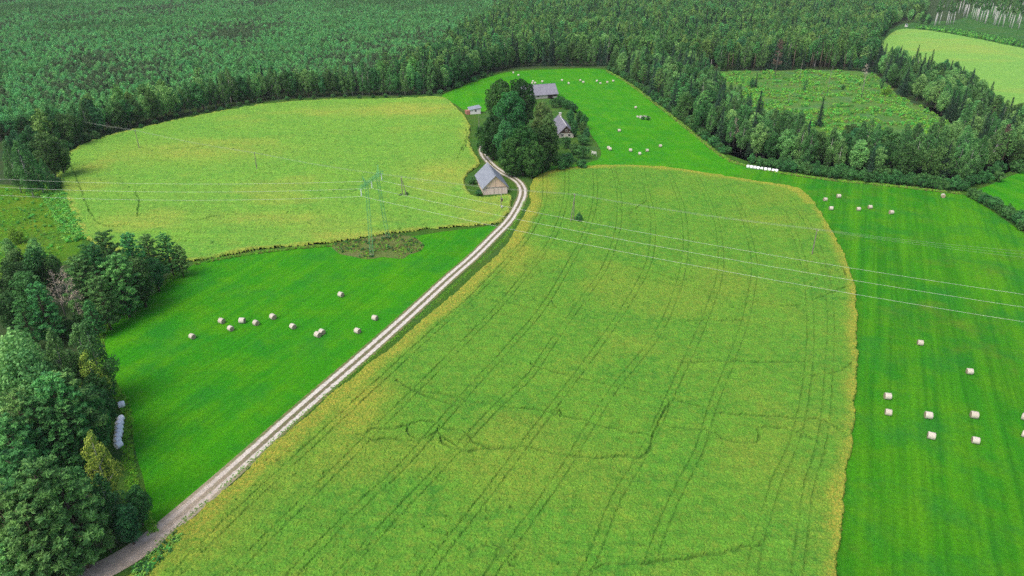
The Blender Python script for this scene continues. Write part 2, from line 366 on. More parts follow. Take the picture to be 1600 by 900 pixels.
TR = [[(851, 266), (852, 305), (845, 335), (822, 376), (790, 414), (740, 466), (680, 520), (610, 585), (540, 650), (470, 716), (400, 780), (330, 848), (280, 900)],
      [(886, 264), (886, 300), (880, 333), (863, 377), (826, 427), (780, 483), (720, 545), (640, 625), (560, 705), (470, 795), (400, 865), (350, 920)],
      [(930, 262), (930, 317), (916, 367), (886, 423), (850, 483), (793, 550), (740, 608), (688, 667), (630, 733), (560, 799), (480, 880), (440, 930)],
      [(958, 262), (968, 307), (966, 360), (946, 420), (910, 473), (860, 545), (830, 590), (777, 640), (688, 737), (600, 830), (520, 920)],
      [(1003, 264), (1013, 307), (1021, 350), (1016, 407), (993, 457), (963, 505), (925, 560), (880, 620), (820, 700), (760, 780), (690, 870), (650, 930)],
      [(1043, 267), (1063, 317), (1072, 370), (1068, 420), (1050, 480), (1025, 530), (990, 575), (960, 612), (925, 667), (883, 737), (840, 800), (790, 870), (750, 930)],
      [(1086, 271), (1116, 337), (1126, 390), (1124, 437), (1109, 483), (1086, 540), (1060, 595), (1023, 678), (990, 740), (964, 783), (925, 880), (900, 930)],
      [(1129, 277), (1156, 327), (1169, 367), (1179, 417), (1173, 467), (1163, 510), (1139, 577), (1116, 633), (1093, 707), (1066, 760), (1035, 830), (1000, 930)],
      [(1183, 287), (1223, 333), (1243, 373), (1259, 430), (1265, 477), (1266, 543), (1256, 633), (1239, 700), (1216, 750), (1203, 790), (1185, 850), (1170, 930)],
      [(1226, 296), (1266, 360), (1290, 430), (1298, 500), (1296, 567), (1289, 660), (1279, 713), (1263, 767), (1252, 850), (1240, 930)]]
PA = [z7((0, 335), (60, 360), (140, 360), (240, 368), (300, 340), (325, 300), (260, 290), (195, 305), (150, 317), (60, 318), (20, 340)), z7((195, 310), (205, 340), (250, 358)),
      z7((320, 335), (370, 370), (425, 405), (500, 400), (600, 395), (670, 393), (750, 410), (880, 425), (950, 437), (1050, 430), (1150, 420), (1185, 340), (1215, 270), (1250, 205), (1200, 185), (1110, 160), (1040, 148), (930, 125), (850, 105), (720, 68), (690, 58)),
      z7((340, 320), (400, 322), (440, 340), (465, 375), (520, 395), (560, 400)), z7((325, 350), (350, 385), (425, 408)), z7((785, 265), (810, 245), (815, 270)),
      z7((180, 145), (250, 165), (340, 180), (410, 190), (440, 205), (520, 215), (580, 232), (660, 237), (740, 245), (790, 258), (870, 275), (950, 295), (1040, 320), (1110, 338), (1160, 345)),
      z7((930, 885), (980, 862), (1050, 860), (1150, 862), (1200, 850), (1286, 843)) + [(1100, 872), (1150, 862), (1190, 855)],
      z8((-30, 380), (0, 395), (80, 415), (140, 435), (240, 452), (380, 460), (520, 468), (640, 473), (690, 500), (760, 545)),
      z8((-40, 515), (90, 525), (150, 540), (220, 575), (290, 585), (340, 580), (350, 550), (345, 520), (420, 515), (490, 525), (540, 535)),
      z8((0, 212), (200, 205), (400, 207), (605, 207)), z8((610, 270), (650, 262), (720, 258), (790, 215)),
      z6((-200, 560), (0, 600), (150, 630), (300, 665), (380, 680), (460, 690), (590, 690)), z6((0, 765), (120, 760), (280, 760)), z6((620, 660), (720, 620), (780, 600)),
      z6((180, 320), (330, 330)), z6((660, 510), (740, 505), (770, 560)), z5((1370, 660), (1480, 690), (1600, 730)), z5((860, 770), (960, 800), (1010, 850)), z5((1380, 385), (1430, 350)),
      [(622, 598), (660, 620), (720, 640)], [(760, 470), (800, 478), (850, 490)]]
cf = crop('crop_field', [(113, 1010), (211, 897), (255, 850), (305, 806), (365, 753), (435, 690), (515, 620), (595, 555), (675, 490), (737, 435), (786, 388), (811, 350), (826, 320), (826, 296), (838, 278), (870, 265.5), (930, 260), (1000, 260), (1060, 265), (1130, 276), (1190, 286), (1240, 294), (1262, 306), (1285, 336), (1305, 371), (1325, 411), (1338, 460), (1341, 530), (1340, 610), (1333, 700), (1322, 790), (1308, 900), (1296, 1010)],
          .245, .8, M['cropA'], TR, PA, 1.6, (1.6, 5.6), [(300, 850, 60, 40), (850, 290, 22, 20), (800, 400, 30, 40), (560, 640, 40, 60)], .3, 3, ridge=.5)
tag(cf, 'green crop field with yellow margin and wheel tracks right of the dirt road', 'crop', kind='stuff')
PB = [[(105, 253), (118, 275), (128, 300), (140, 330), (150, 345)], [(212, 302), (218, 315), (216, 342)], [(150, 345), (165, 355), (200, 358)], [(715, 250), (722, 235), (730, 215), (728, 200)], [(738, 195), (733, 215), (724, 240)],
      [(300, 348), (360, 338), (420, 340)], [(240, 238), (300, 232), (360, 228)], [(500, 210), (560, 206), (620, 210)]]
cl = crop('crop_field', [(84, 266), (98, 247), (130, 227), (170, 213), (220, 201), (300, 184), (380, 169), (450, 160.5), (540, 156), (620, 155), (690, 153), (712, 167), (728, 184), (736, 200), (735, 222), (742, 240), (752, 256), (740, 266), (728, 280), (732, 300), (752, 309), (798, 306), (800, 322), (793, 340), (776, 351), (740, 354), (690, 358), (640, 363), (600, 368), (560, 374), (520, 381), (440, 388), (380, 396), (305, 410), (260, 408), (200, 398), (136, 378), (118, 350), (102, 310)],
          .37, .75, M['cropB'], [], PB, 1.9, (.3, 3.0), [(150, 262, 25, 10), (130, 292, 40, 10), (200, 350, 50, 14), (700, 268, 60, 18), (735, 200, 14, 25), (690, 170, 40, 8), (760, 325, 50, 18), (600, 372, 120, 8), (620, 175, 120, 10), (420, 345, 90, 10), (300, 240, 120, 14)], .45, 5, .10, ridge=1.5)
tag(cl, 'yellowish green crop field between pylon and the line of trees', 'crop', kind='stuff')
cu = crop('crop_field', [(1378, 66), (1402, 47), (1440, 47), (1500, 56), (1600, 76), (1750, 105), (1800, 250), (1700, 233), (1600, 208), (1562, 186), (1500, 132), (1425, 113), (1372, 94)], .8, .5, M['cropC'], [], [], 1.9, (0, 3), [(1500, 75, 80, 10)], .5, 7, .06, ridge=.5)
tag(cu, 'pale green field beyond the spruces, far from the road', 'crop', kind='stuff')

# ------------------------------------------------------------------ the dirt road with two wheel tracks
t = NT('road_dirt')
u = t.attr('across'); au = t.math('ABSOLUTE', t.math('ADD', u, t.math('MULTIPLY', t.math('SUBTRACT', t.noise(.9, 4, .7), .5), .55)))
wheel = t.math('MULTIPLY', t.ramp(au, .30, .44), t.ramp(au, 1.22, 1.05))
grav = t.mix(t.ramp(t.noise(1.4, 5, .7), .35, .7), (.44, .41, .36), (.66, .63, .57))
mid = t.mix(t.ramp(t.noise(1.1, 5, .7), .35, .65), (.20, .155, .11), (.10, .13, .04))
verge = t.mix(t.ramp(t.noise(.8, 5, .7), .4, .65), (.07, .15, .025), (.22, .17, .09))
c = t.mix(wheel, mid, grav)
c = t.mix(t.ramp(au, 1.15, 1.32), c, verge)
brown = t.mix(t.ramp(t.noise(.7, 5, .7), .35, .7), (.36, .29, .22), (.54, .45, .36))
c = t.mix(t.attr('dirt'), c, brown)
t.color(c); t.bump(t.noise(3.5, 5, .8), .6, .12); M['road'] = t.m
def road(name, px, w0, w1, dirt0, z, nx=9):
    L = smooth_line(GA(px), 1.5); n = np.gradient(L, axis=0); n = np.stack([n[:, 1], -n[:, 0]], 1) / np.linalg.norm(n, axis=1)[:, None]
    s = np.linspace(0, 1, len(L)); U = np.linspace(-1.7, 1.7, nx)
    W = w0 + (w1 - w0) * s
    XY = L[:, None, :] + n[:, None, :] * (U[None, :, None] * W[:, None, None] / 2)
    prof = np.interp(np.abs(U), [0, .35, .8, 1.2, 1.7], [.09, .03, 0, .05, .02])
    Z = z + prof[None, :] + 0 * s[:, None]
    V = np.concatenate([XY, Z[:, :, None]], 2).reshape(-1, 3)
    idx = np.arange(len(V)).reshape(len(L), nx)
    F = np.stack([idx[:-1, :-1].ravel(), idx[:-1, 1:].ravel(), idx[1:, 1:].ravel(), idx[1:, :-1].ravel()], 1)
    d = np.clip(dirt0(s), 0, 1)
    me = npmesh(name, V, F, M['road'], True, {'across': np.tile(U, len(L)), 'dirt': np.repeat(d, nx)})
    return tag(link(name, me), kind='structure')
RD = [(60, 965), (130, 908), (178, 882), (222, 855), (262, 823), (302, 789), (347, 750), (400, 703), (450, 658), (500, 614), (550, 571), (600, 527), (650, 482), (700, 436), (740, 401), (770, 371), (795, 345), (811, 319), (817, 300), (812, 287), (801, 278), (785, 270), (772, 261), (762, 251), (755, 241), (754, 231), (762, 220), (790, 205)]
road('dirt_road', RD, 2.6, 2.35, lambda s: 1 - sstep(.02, .16, s), .05)
road('side_track', [(-60, 906), (20, 897), (80, 897), (140, 902)], 2.2, 2.4, lambda s: np.ones_like(s), .045)

# ------------------------------------------------------------------ plants
def unit(a): return a / (np.linalg.norm(a, axis=-1, keepdims=True) + 1e-9)
def leaf_quads(c, n, w, l, rng, along=None):
    """one small quad per leaf clump: centre c, normal n, width w, length l"""
    m = len(c); t = rng.normal(size=(m, 3)) if along is None else along + .35 * rng.normal(size=(m, 3))
    n = unit(n); t = unit(t - n * (t * n).sum(1, keepdims=True)); b = np.cross(n, t)
    w = np.broadcast_to(w, m)[:, None] / 2; l = np.broadcast_to(l, m)[:, None] / 2
    k = .35 + .5 * rng.random((m, 1))
    V = np.stack([c - t * l - b * w * k, c - t * l * .2 + b * w, c + t * l + b * w * (k - .6), c + t * l * .1 - b * w], 1)
    return V.reshape(-1, 3)
def puff_leaves(puffs, count, size, rng, up=.25, jit=.55, along_down=0, lo=.72):
    """leaves on the outer shell of many overlapping lumps"""
    area = np.array([p[3] * p[3] + p[3] * p[4] for p in puffs]); area = area / area.sum()
    C, N, T, A = [], [], [], []
    for p, a in zip(puffs, area):
        k = max(4, int(count * a)); d = unit(rng.normal(size=(k, 3)) + (0, 0, up)); r = lo + (1.08 - lo) * rng.random((k, 1)) ** .6
        C.append(np.array(p[:3]) + d * r * (p[3], p[3], p[4])); N.append(unit(d / (p[3], p[3], p[4])) + jit * rng.normal(size=(k, 3)))
        T.append(np.clip(rng.normal(.45 + .5 * (p[5] if len(p) > 5 else 0), .28, k), 0, 1))
        A.append(np.tile((0, 0, -1.), (k, 1)))
    C, N, T, A = map(np.concatenate, (C, N, T, A)); sz = size * (.7 + .6 * rng.random(len(C)))
    V = leaf_quads(C, N, sz * .8, sz * 1.15, rng, A if along_down else None)
    return V, np.repeat(T, 4)
def limb(mb, a, b, r0, r1, rng, sag=.0, seg=3, n=5):
    a = np.array(a); b = np.array(b); L = np.linalg.norm(b - a)
    pts = [a + (b - a) * k / seg + (rng.normal(size=3) * L * .04 if 0 < k < seg else 0) + np.array((0, 0, sag * L * math.sin(math.pi * k / seg))) for k in range(seg + 1)]
    mb.tube(pts, list(np.linspace(r0, r1, seg + 1)), n)
def crown_mesh(name, V, T, mat):
    return npmesh(name, V, np.arange(len(V)).reshape(-1, 4), mat, False, {'tint': T})
def make_broad(h, R, base, rng, mat, leaves=5200, size=.42, squash=.95, npuff=42, bark='bark', pr=(.22, .4), irregular=.3, along_down=0):
    """crown of lumps set round an uneven envelope, on a trunk with limbs"""
    mb = MB(); lean = rng.normal(size=2) * .25
    top = np.array((lean[0], lean[1], h * .8))
    mb.tube([(0, 0, -.25), (0, 0, h * .06), (lean[0] * .4, lean[1] * .4, h * .4), tuple(top)], [h * .028, h * .02, h * .014, h * .004], 7)
    puffs = []; zc = h * (base + 1) / 2; hz = h * (1 - base) / 2
    ph = rng.random(4) * 6.28
    for i in range(npuff):
        u = -1 + 2 * (i + .5) / npuff; a = i * 2.39996 + rng.normal() * .35
        env = math.sqrt(max(0, 1 - abs(u) ** 2.2)) * (1 + irregular * (.6 * math.sin(2 * a + ph[0]) + .5 * math.sin(3 * a + ph[1] + 2 * u)))
        pr_ = R * rng.uniform(*pr) * (.75 + .35 * (1 - abs(u)))
        rad = max(0, env * R - pr_ * .8) * rng.uniform(.72, 1.08)
        z = zc + u * (hz - pr_ * .7) + rng.normal() * .25
        puffs.append((rad * math.cos(a) + lean[0] * .6, rad * math.sin(a) + lean[1] * .6, z, pr_, pr_ * squash, rng.normal() * .35))
        if i % 3 == 0 and u < .7:
            limb(mb, (lean[0] * .4, lean[1] * .4, h * (base * .8 + .12 + .25 * rng.random())), puffs[-1][:3], h * .009, .03, rng, .05)
    puffs.append((lean[0], lean[1], zc, R * .62, hz * .72, -.6))
    V, T = puff_leaves(puffs, leaves, size, rng, along_down=along_down)
    return mb.mesh('trunk', M[bark], True), crown_mesh('crown', V, T, M[mat])
def make_birch(h, R, base, rng, mat='birch', leaves=4200, size=.34, dens=34, thick=1.0, bark='birchbark'):
    mb = MB(); bend = rng.normal(size=2) * .5
    mb.tube([(0, 0, -.25), (bend[0] * .3, bend[1] * .3, h * .3), (bend[0] * .8, bend[1] * .8, h * .65), (bend[0], bend[1], h * .96)], [h * .0125 * thick, h * .0105 * thick, h * .007 * thick, .03], 6)
    puffs = []
    for i in range(dens):
        t = (i + .5) / dens; z = h * (base + (1 - base) * t); a = i * 2.39996 + rng.normal() * .4
        env = R * (min(1, .35 + t * 1.9) * (1 - t ** 2.6) + .12); pr_ = R * rng.uniform(.26, .44) * (1.1 - .5 * t)
        rad = max(0, env - pr_ * .6) * rng.uniform(.55, 1.1); cx, cy = bend * (z / h) ** 1.3
        puffs.append((cx + rad * math.cos(a), cy + rad * math.sin(a), z - .25 * rad, pr_, pr_ * 1.45, rng.normal() * .35))
        if i % 2 == 0: limb(mb, (cx * .95, cy * .95, max(h * .2, z - rad * 1.2 - .4)), puffs[-1][:3], .05 + .004 * h * (1 - t), .02, rng, .06, 3, 4)
    V, T = puff_leaves(puffs, leaves, size, rng, .1, .75, 1, .45)
    return mb.mesh('trunk', M[bark], True), crown_mesh('crown', V, T, M[mat])
def make_pine(h, R, base, rng, mat='pine', leaves=5200, size=.5, whorls=13, bark='pinebark'):
    """whorls of branches that end in feathery needle pads"""
    mb = MB(); bend = rng.normal(size=2) * .3
    mb.tube([(0, 0, -.25), (bend[0] * .4, bend[1] * .4, h * .4), (bend[0], bend[1], h * .8), (bend[0], bend[1], h * .985)], [h * .0165, h * .0135, h * .008, .03], 7)
    C, A, T, N = [], [], [], []; pads = []
    for i in range(whorls):
        t = (i + .3) / whorls; z = h * (base + (1 - base) * t); L = R * (min(1, .55 + 1.6 * t) * (1 - t) ** .62 + .1)
        nb = rng.integers(4, 7); a0 = rng.random() * 6.28
        for k in range(nb):
            a = a0 + k * 6.283 / nb + rng.normal() * .25; Lk = L * rng.uniform(.65, 1.12); d = np.array((math.cos(a), math.sin(a), .12 + .5 * t))
            s = np.array((bend[0] * z / h, bend[1] * z / h, z)); e = s + d * Lk
            limb(mb, s, e, .05 + .06 * (1 - t), .015, rng, -.04, 2, 4)
            for q in np.linspace(.42, 1, 3 if Lk > 1.2 else 2):
                pads.append((s + (e - s) * q + rng.normal(size=3) * .18, d, (.26 + .30 * q) * (.52 + .20 * Lk), rng.normal() * .25))
    pads.append((np.array((bend[0], bend[1], h - .35)), np.array((0, 0, 1.)), .55, .2))
    w = np.array([p[2] ** 2 for p in pads]); w /= w.sum()
    for p, a in zip(pads, w):
        k = max(5, int(leaves * a)); dd = unit(rng.normal(size=(k, 3)) * (1, 1, .6) + p[1] * .5 + (0, 0, .45))
        C.append(p[0] + dd * p[2] * (.35 + .75 * rng.random((k, 1))) * (1, 1, .62)); A.append(dd); N.append(rng.normal(size=(k, 3)) + (0, 0, 1.0))
        T.append(np.clip(rng.normal(.45 + p[3], .25, k), 0, 1))
    C, A, T, N = map(np.concatenate, (C, A, T, N)); sz = size * (.7 + .6 * rng.random(len(C)))
    V = leaf_quads(C, N, sz * .42, sz * 1.15, rng, A)
    return mb.mesh('trunk', M[bark], True), crown_mesh('crown', V, np.repeat(T, 4), M[mat])
def make_spruce(h, R, rng, mat='spruce', base=.05, dens=1.0, size=.5):
    mb = MB(); mb.tube([(0, 0, -.25), (0, 0, h * .5), (0, 0, h * .99)], [h * .015, h * .009, .02], 6)
    C, A, N, T = [], [], [], []
    lv = int(h * 2.0)
    for i in range(lv):
        t = (i + .5) / lv; z = h * (base + (1 - base) * t); L = R * ((1 - t) ** .85 + .03) * rng.uniform(.82, 1.1); nb = max(4, int((5 + 6 * (1 - t)) * dens)); a0 = rng.random() * 6.28
        for k in range(nb):
            a = a0 + k * 6.283 / nb + rng.normal() * .2; Lk = L * rng.uniform(.7, 1.12); m = max(2, int(Lk / .3)); q = (np.arange(m) + rng.random(m)) / m
            d = np.array((math.cos(a), math.sin(a), 0)); drop = -.42 * q ** 1.3 + .16 * q ** 3
            side = np.array((-d[1], d[0], 0)) * (rng.random((m, 1)) - .5) * .45 * (1.1 - q[:, None]) * Lk
            C.append(np.array((0, 0, z)) + d * (q * Lk)[:, None] + side + np.stack([0 * q, 0 * q, drop * Lk + rng.normal(size=m) * .06], 1))
            A.append(np.tile(d + (0, 0, -.35), (m, 1)) + side * .8); N.append(np.tile((d[0] * .55, d[1] * .55, .8), (m, 1)) + .45 * rng.normal(size=(m, 3))); T.append(np.clip(rng.normal(.3 + .35 * q, .2, m), 0, 1))
    C, A, N, T = map(np.concatenate, (C, A, N, T)); sz = size * (.75 + .5 * rng.random(len(C)))
    V = leaf_quads(C, N, sz * .75, sz * 1.3, rng, A)
    return mb.mesh('trunk', M['bark'], True), crown_mesh('crown', V, np.repeat(T, 4), M[mat])
def make_dead(h, R, rng, twig='greytwig', leaves=260, straight=False):
    mb = MB(); mb.tube([(0, 0, -.25), (.1, 0, h * .5), (.1, .1, h)], [h * .012, h * .008, .02], 5)
    C, A = [], []
    for i in range(6 if straight else 30):
        t = rng.uniform(.3, .98); a = rng.random() * 6.28; L = R * (1.15 - t) * rng.uniform(.6, 1.2); s = np.array((.1 * t, 0, h * t)); e = s + np.array((math.cos(a) * L, math.sin(a) * L, L * rng.uniform(.3, .9)))
        limb(mb, s, e, .045, .012, rng, .05, 2, 4)
        for q in rng.random(max(1, leaves // 30)):
            C.append(s + (e - s) * (.4 + .6 * q) + rng.normal(size=3) * .25); A.append((e - s) + rng.normal(size=3) * L * .5)
    C = np.array(C); A = unit(np.array(A)); V = leaf_quads(C, rng.normal(size=C.shape), .045 if twig == 'greytwig' else .3, 1.0 if twig == 'greytwig' else .6, rng, A)
    return mb.mesh('trunk', M['deadwood'], True), crown_mesh('crown', V, np.repeat(rng.random(len(C)), 4), M[twig])

rg = np.random.default_rng(7)
PROTO = {   # kind: (object name, category, reference height, list of (trunk mesh, crown mesh))
 'pine': ('pine_tree', 'pine', 20, [make_pine(20, 3.6, .38, rg) for _ in range(3)]),
 'openpine': ('pine_tree', 'pine', 16, [make_pine(16, 3.9, .14, rg, leaves=11500, size=.46, whorls=19) for _ in range(3)]),
 'tallpine': ('pine_tree', 'pine', 22, [make_pine(22, 2.7, .62, rg, leaves=3600, whorls=8) for _ in range(3)]),
 'spruce': ('spruce_tree', 'spruce', 17, [make_spruce(17, 3.1, rg) for _ in range(3)]),
 'birch': ('birch_tree', 'birch', 18, [make_birch(18, 3.1, .2, rg, leaves=5200) for _ in range(4)]),
 'tallbirch': ('birch_tree', 'birch', 20, [make_birch(20, 2.0, .56, rg, leaves=2300, dens=20, thick=1.5, bark='palebark') for _ in range(3)]),
 'yellowbirch': ('birch_tree', 'birch', 16, [make_birch(16, 3.0, .2, rg, 'lightbirch', 3600) for _ in range(2)]),
 'broad': ('broadleaf_tree', 'tree', 15, [make_broad(15, 3.9, .12, rg, 'broad') for _ in range(4)]),
 'aspen': ('aspen_tree', 'tree', 17, [make_broad(17, 3.7, .16, rg, 'aspen', 5600, .4, 1.1, 46) for _ in range(3)]),
 'oak': ('broadleaf_tree', 'tree', 20, [make_broad(20, 6.4, .05, rg, 'oak', 11500, .5, .95, 80, pr=(.16, .27), irregular=.18) for _ in range(4)]),
 'lime': ('lime_tree', 'tree', 18, [make_broad(18, 4.2, .05, rg, 'lime', 8500, .42, .95, 70, pr=(.18, .28), irregular=.12) for _ in range(2)]),
 'apple': ('apple_tree', 'fruit tree', 5, [make_broad(5, 2.5, .12, rg, 'shrub', 2300, .32, .85, 24, irregular=.25) for _ in range(3)]),
 'shrub': ('shrub', 'shrub', 3.6, [make_broad(3.6, 2.2, .0, rg, 'shrub', 1700, .32, .9, 20, irregular=.25) for _ in range(4)]),
 'brightbush': ('shrub', 'shrub', 3, [make_broad(3, 1.8, .0, rg, 'brightbush', 1500, .25, 1.2, 18)]),
 'dead': ('dead_tree', 'tree', 13, [make_dead(13, 3.4, rg) for _ in range(3)]),
 'snag': ('dead_tree', 'tree', 14, [make_dead(14, 1.2, rg, leaves=30, straight=True)]),
 'rust': ('dead_spruce', 'tree', 16, [make_dead(16, 2.6, rg, 'rust', 900)]),
}
PR = random.Random(11)
def plant(kind, x, y, h, label, group=None, rz=None, cat=None):
    name, c, ref, var = PROTO[kind]; v = PR.choice(var); s = h / ref
    e = empty(name, (x, y, 0), PR.random() * 6.28 if rz is None else rz)
    w = s * PR.uniform(.9, 1.12); e.scale = (w, w, s)
    tag(e, label, cat or c, group)
    for nm, me in (('trunk', v[0]), ('crown', v[1])): link(nm, me, e)
    return e
def at_top(kind, px, py, h, label, group=None):
    p = G(px, py, h); return plant(kind, p.x, p.y, h, label, group)
def at_base(kind, px, py, h, label, group=None):
    p = G(px, py); return plant(kind, p.x, p.y, h, label, group)
def grid_pts(poly, s, rng, jit=.8):
    a = .37; lo = poly.min(0) - s; hi = poly.max(0) + s; c = (lo + hi) / 2; r = np.linalg.norm(hi - lo) / 2
    g = np.arange(-r, r, s); X, Y = np.meshgrid(g, g); X = X + (np.arange(len(g)) % 2)[:, None] * s / 2
    P = np.stack([X.ravel(), Y.ravel()], 1) + (rng.random((X.size, 2)) - .5) * s * jit
    P = np.stack([P[:, 0] * math.cos(a) - P[:, 1] * math.sin(a), P[:, 0] * math.sin(a) + P[:, 1] * math.cos(a)], 1) + c
    P = P[inside(P, poly)]
    px, py = PX(P[:, 0], P[:, 1])
    return P[(px > -170) & (px < 1770)]

# scattered stuff: points carrying plants nobody would count
def proto_collection(name, protos):
    c = bpy.data.collections.new(name)
    def arr(me):
        v = np.empty(len(me.vertices) * 3, np.float32); me.vertices.foreach_get('co', v); return v.reshape(-1, 3)
    for i, (tr, cr) in enumerate(protos):
        Vc = arr(cr); tint = np.empty(len(Vc), np.float32); cr.attributes['tint'].data.foreach_get('value', tint); Fq = np.arange(len(Vc)).reshape(-1, 4)
        if tr:
            Vt = arr(tr); ft = [list(p.vertices) for p in tr.polygons]; qt = np.array([f for f in ft if len(f) == 4])
            me = npmesh('forest_plant', np.vstack([Vt, Vc]), np.vstack([qt, Fq + len(Vt)]), [tr.materials[0], cr.materials[0]], False, {'tint': np.concatenate([np.zeros(len(Vt)), tint])}, np.concatenate([np.zeros(len(qt)), np.ones(len(Fq))]))
        else: me = npmesh('forest_plant', Vc, Fq, cr.materials[0], False, {'tint': tint})
        c.objects.link(bpy.data.objects.new('%s_%02d' % (name, i), me))
    return c
def scatter(name, P, scl, idx, coll, rng, z=0.0, sxy=None):
    n = len(P); me = bpy.data.meshes.new(name); me.vertices.add(n)
    me.vertices.foreach_set('co', np.column_stack([P, np.full(n, z)]).astype(np.float32).ravel())
    sxy = scl * (.88 + .24 * rng.random(n)) if sxy is None else sxy
    for k, tp, key, d in (('rot', 'FLOAT_VECTOR', 'vector', np.column_stack([(rng.random((n, 2)) - .5) * .1, rng.random(n) * 6.283])),
                          ('scl', 'FLOAT_VECTOR', 'vector', np.column_stack([sxy, sxy, scl])), ('idx', 'INT', 'value', idx)):
        a = me.attributes.new(k, tp, 'POINT'); a.data.foreach_set(key, np.asarray(d, np.int32 if tp == 'INT' else np.float32).ravel())
    o = link(name, me); g = bpy.data.node_groups.new(name + '_scatter', 'GeometryNodeTree')
    g.interface.new_socket('Geometry', in_out='INPUT', socket_type='NodeSocketGeometry'); g.interface.new_socket('Geometry', in_out='OUTPUT', socket_type='NodeSocketGeometry')
    N = g.nodes; i = N.new('NodeGroupInput'); ou = N.new('NodeGroupOutput'); ip = N.new('GeometryNodeInstanceOnPoints'); ci = N.new('GeometryNodeCollectionInfo')
    ci.inputs[0].default_value = coll; ci.inputs['Separate Children'].default_value = True; ci.inputs['Reset Children'].default_value = True
    g.links.new(i.outputs[0], ip.inputs['Points']); g.links.new(ci.outputs[0], ip.inputs['Instance']); ip.inputs['Pick Instance'].default_value = True
    for nm, tp, sk in (('idx', 'INT', 'Instance Index'), ('rot', 'FLOAT_VECTOR', 'Rotation'), ('scl', 'FLOAT_VECTOR', 'Scale')):
        a = N.new('GeometryNodeInputNamedAttribute'); a.data_type = tp; a.inputs[0].default_value = nm
        src = a.outputs[0]
        if nm == 'rot':
            er = N.new('FunctionNodeEulerToRotation'); g.links.new(src, er.inputs[0]); src = er.outputs[0]
        g.links.new(src, ip.inputs[sk])
    g.links.new(ip.outputs[0], ou.inputs[0])
    md = o.modifiers.new('scatter', 'NODES'); md.node_group = g
    return o

# ------------------------------------------------------------------ trees one can tell apart
# the wood at the lower left: crown tops given where they stand out
for kind, x, y, h, lab in [
 ('aspen', 14, 516, 20, 'bluish green aspen, upper left of the wood beside the white bale row'),
 ('aspen', 36, 546, 19, 'large bluish green aspen with clumped crown above the pines of the lower left wood'),
 ('aspen', 4, 560, 17, 'aspen cut by the left edge behind the large bluish aspen'),
 ('aspen', 60, 560, 15, 'smaller aspen right of the large bluish aspen, below two birches'),
 ('birch', 84, 516, 19, 'green birch left of the tallest birch at the corner of the left meadow'),
 ('birch', 132, 505, 19, 'tallest green birch at the corner of the left meadow'),
 ('birch', 112, 512, 17, 'birch squeezed between the two birches at the meadow corner'),
 ('yellowbirch', 131, 549, 14, 'small light green birch standing before the taller birches'),
 ('birch', 138, 566, 10, 'slim birch right of the small light green birch'),
 ('broad', 144, 584, 10, 'dark rounded tree at the meadow edge just above the single white bale'),
 ('broad', 138, 600, 12, 'dark broadleaf tree left of the single white bale'),
 ('broad', 138, 606, 8, 'low dark tree behind the single white bale'),
 ('broad', 126, 622, 13, 'shaded broadleaf tree left of the white bale row'),
 ('broad', 128, 640, 8, 'dark tree directly beside the middle of the white bale row'),
 ('broad', 118, 650, 10, 'shaded broadleaf tree behind the yellowing birch'),
 ('openpine', 74, 590, 20, 'yellowish green pine in the middle of the lower left wood'),
 ('openpine', 97, 580, 19, 'bluish green pine right of the yellowish green pine'),
 ('pine', 20, 612, 20, 'tall pine by the left edge below the large aspen'),
 ('openpine', 45, 628, 18, 'pine with bare reddish trunks in front of the tall left pine'),
 ('openpine', 2, 650, 18, 'pine cut by the left edge above the big dark pines'),
 ('openpine', 100, 628, 16, 'pine right of the bare reddish trunks'),
 ('openpine', 30, 668, 15, 'short pine just above the big dark pines of the corner'),
 ('openpine', 78, 660, 14, 'short dark pine left of the yellowing birch'),
 ('yellowbirch', 136, 678, 16, 'yellowing birch with loose crown below the white bale row'),
 ('openpine', 12, 708, 21, 'big dark pine filling the lower left corner'),
 ('openpine', 50, 725, 21, 'big dark pine right of the corner pine'),
 ('openpine', 86, 742, 18, 'dark pine with spreading top right of the two big pines'),
 ('openpine', -4, 770, 18, 'dark pine cut by the left edge low in the corner'),
 ('openpine', 34, 790, 16, 'lower dark pine in front of the two big pines'),
 ('openpine', 62, 800, 14, 'lower dark pine nearest the dirt road'),
 ('openpine', 6, 835, 12, 'small pine in the very corner above the side track'),
 ('birch', 120, 735, 15, 'birch with grey inner branches below the yellowing birch'),
 ('birch', 158, 742, 13, 'thin birch at the meadow edge below the yellowing birch'),
 ('broad', 205, 762, 8, 'rounded dark bush-like tree at the corner where meadow meets dirt road'),
 ('broad', 190, 790, 8, 'lower broadleaf tree by the dirt road at the end of the meadow'),
 ('aspen', 158, 818, 6, 'pale bluish small tree beside the bend of the dirt road'),
 ('broad', 100, 806, 8, 'shaded small tree between the dark pines and the dirt road'),
 ('broad', 58, 845, 8, 'dark small tree at the foot of the corner pines'),
 ('brightbush', 102, 886, 2.6, 'bright yellow green bush where the side track meets the road'),
 ]:
    at_top(kind, x, y, h, lab)
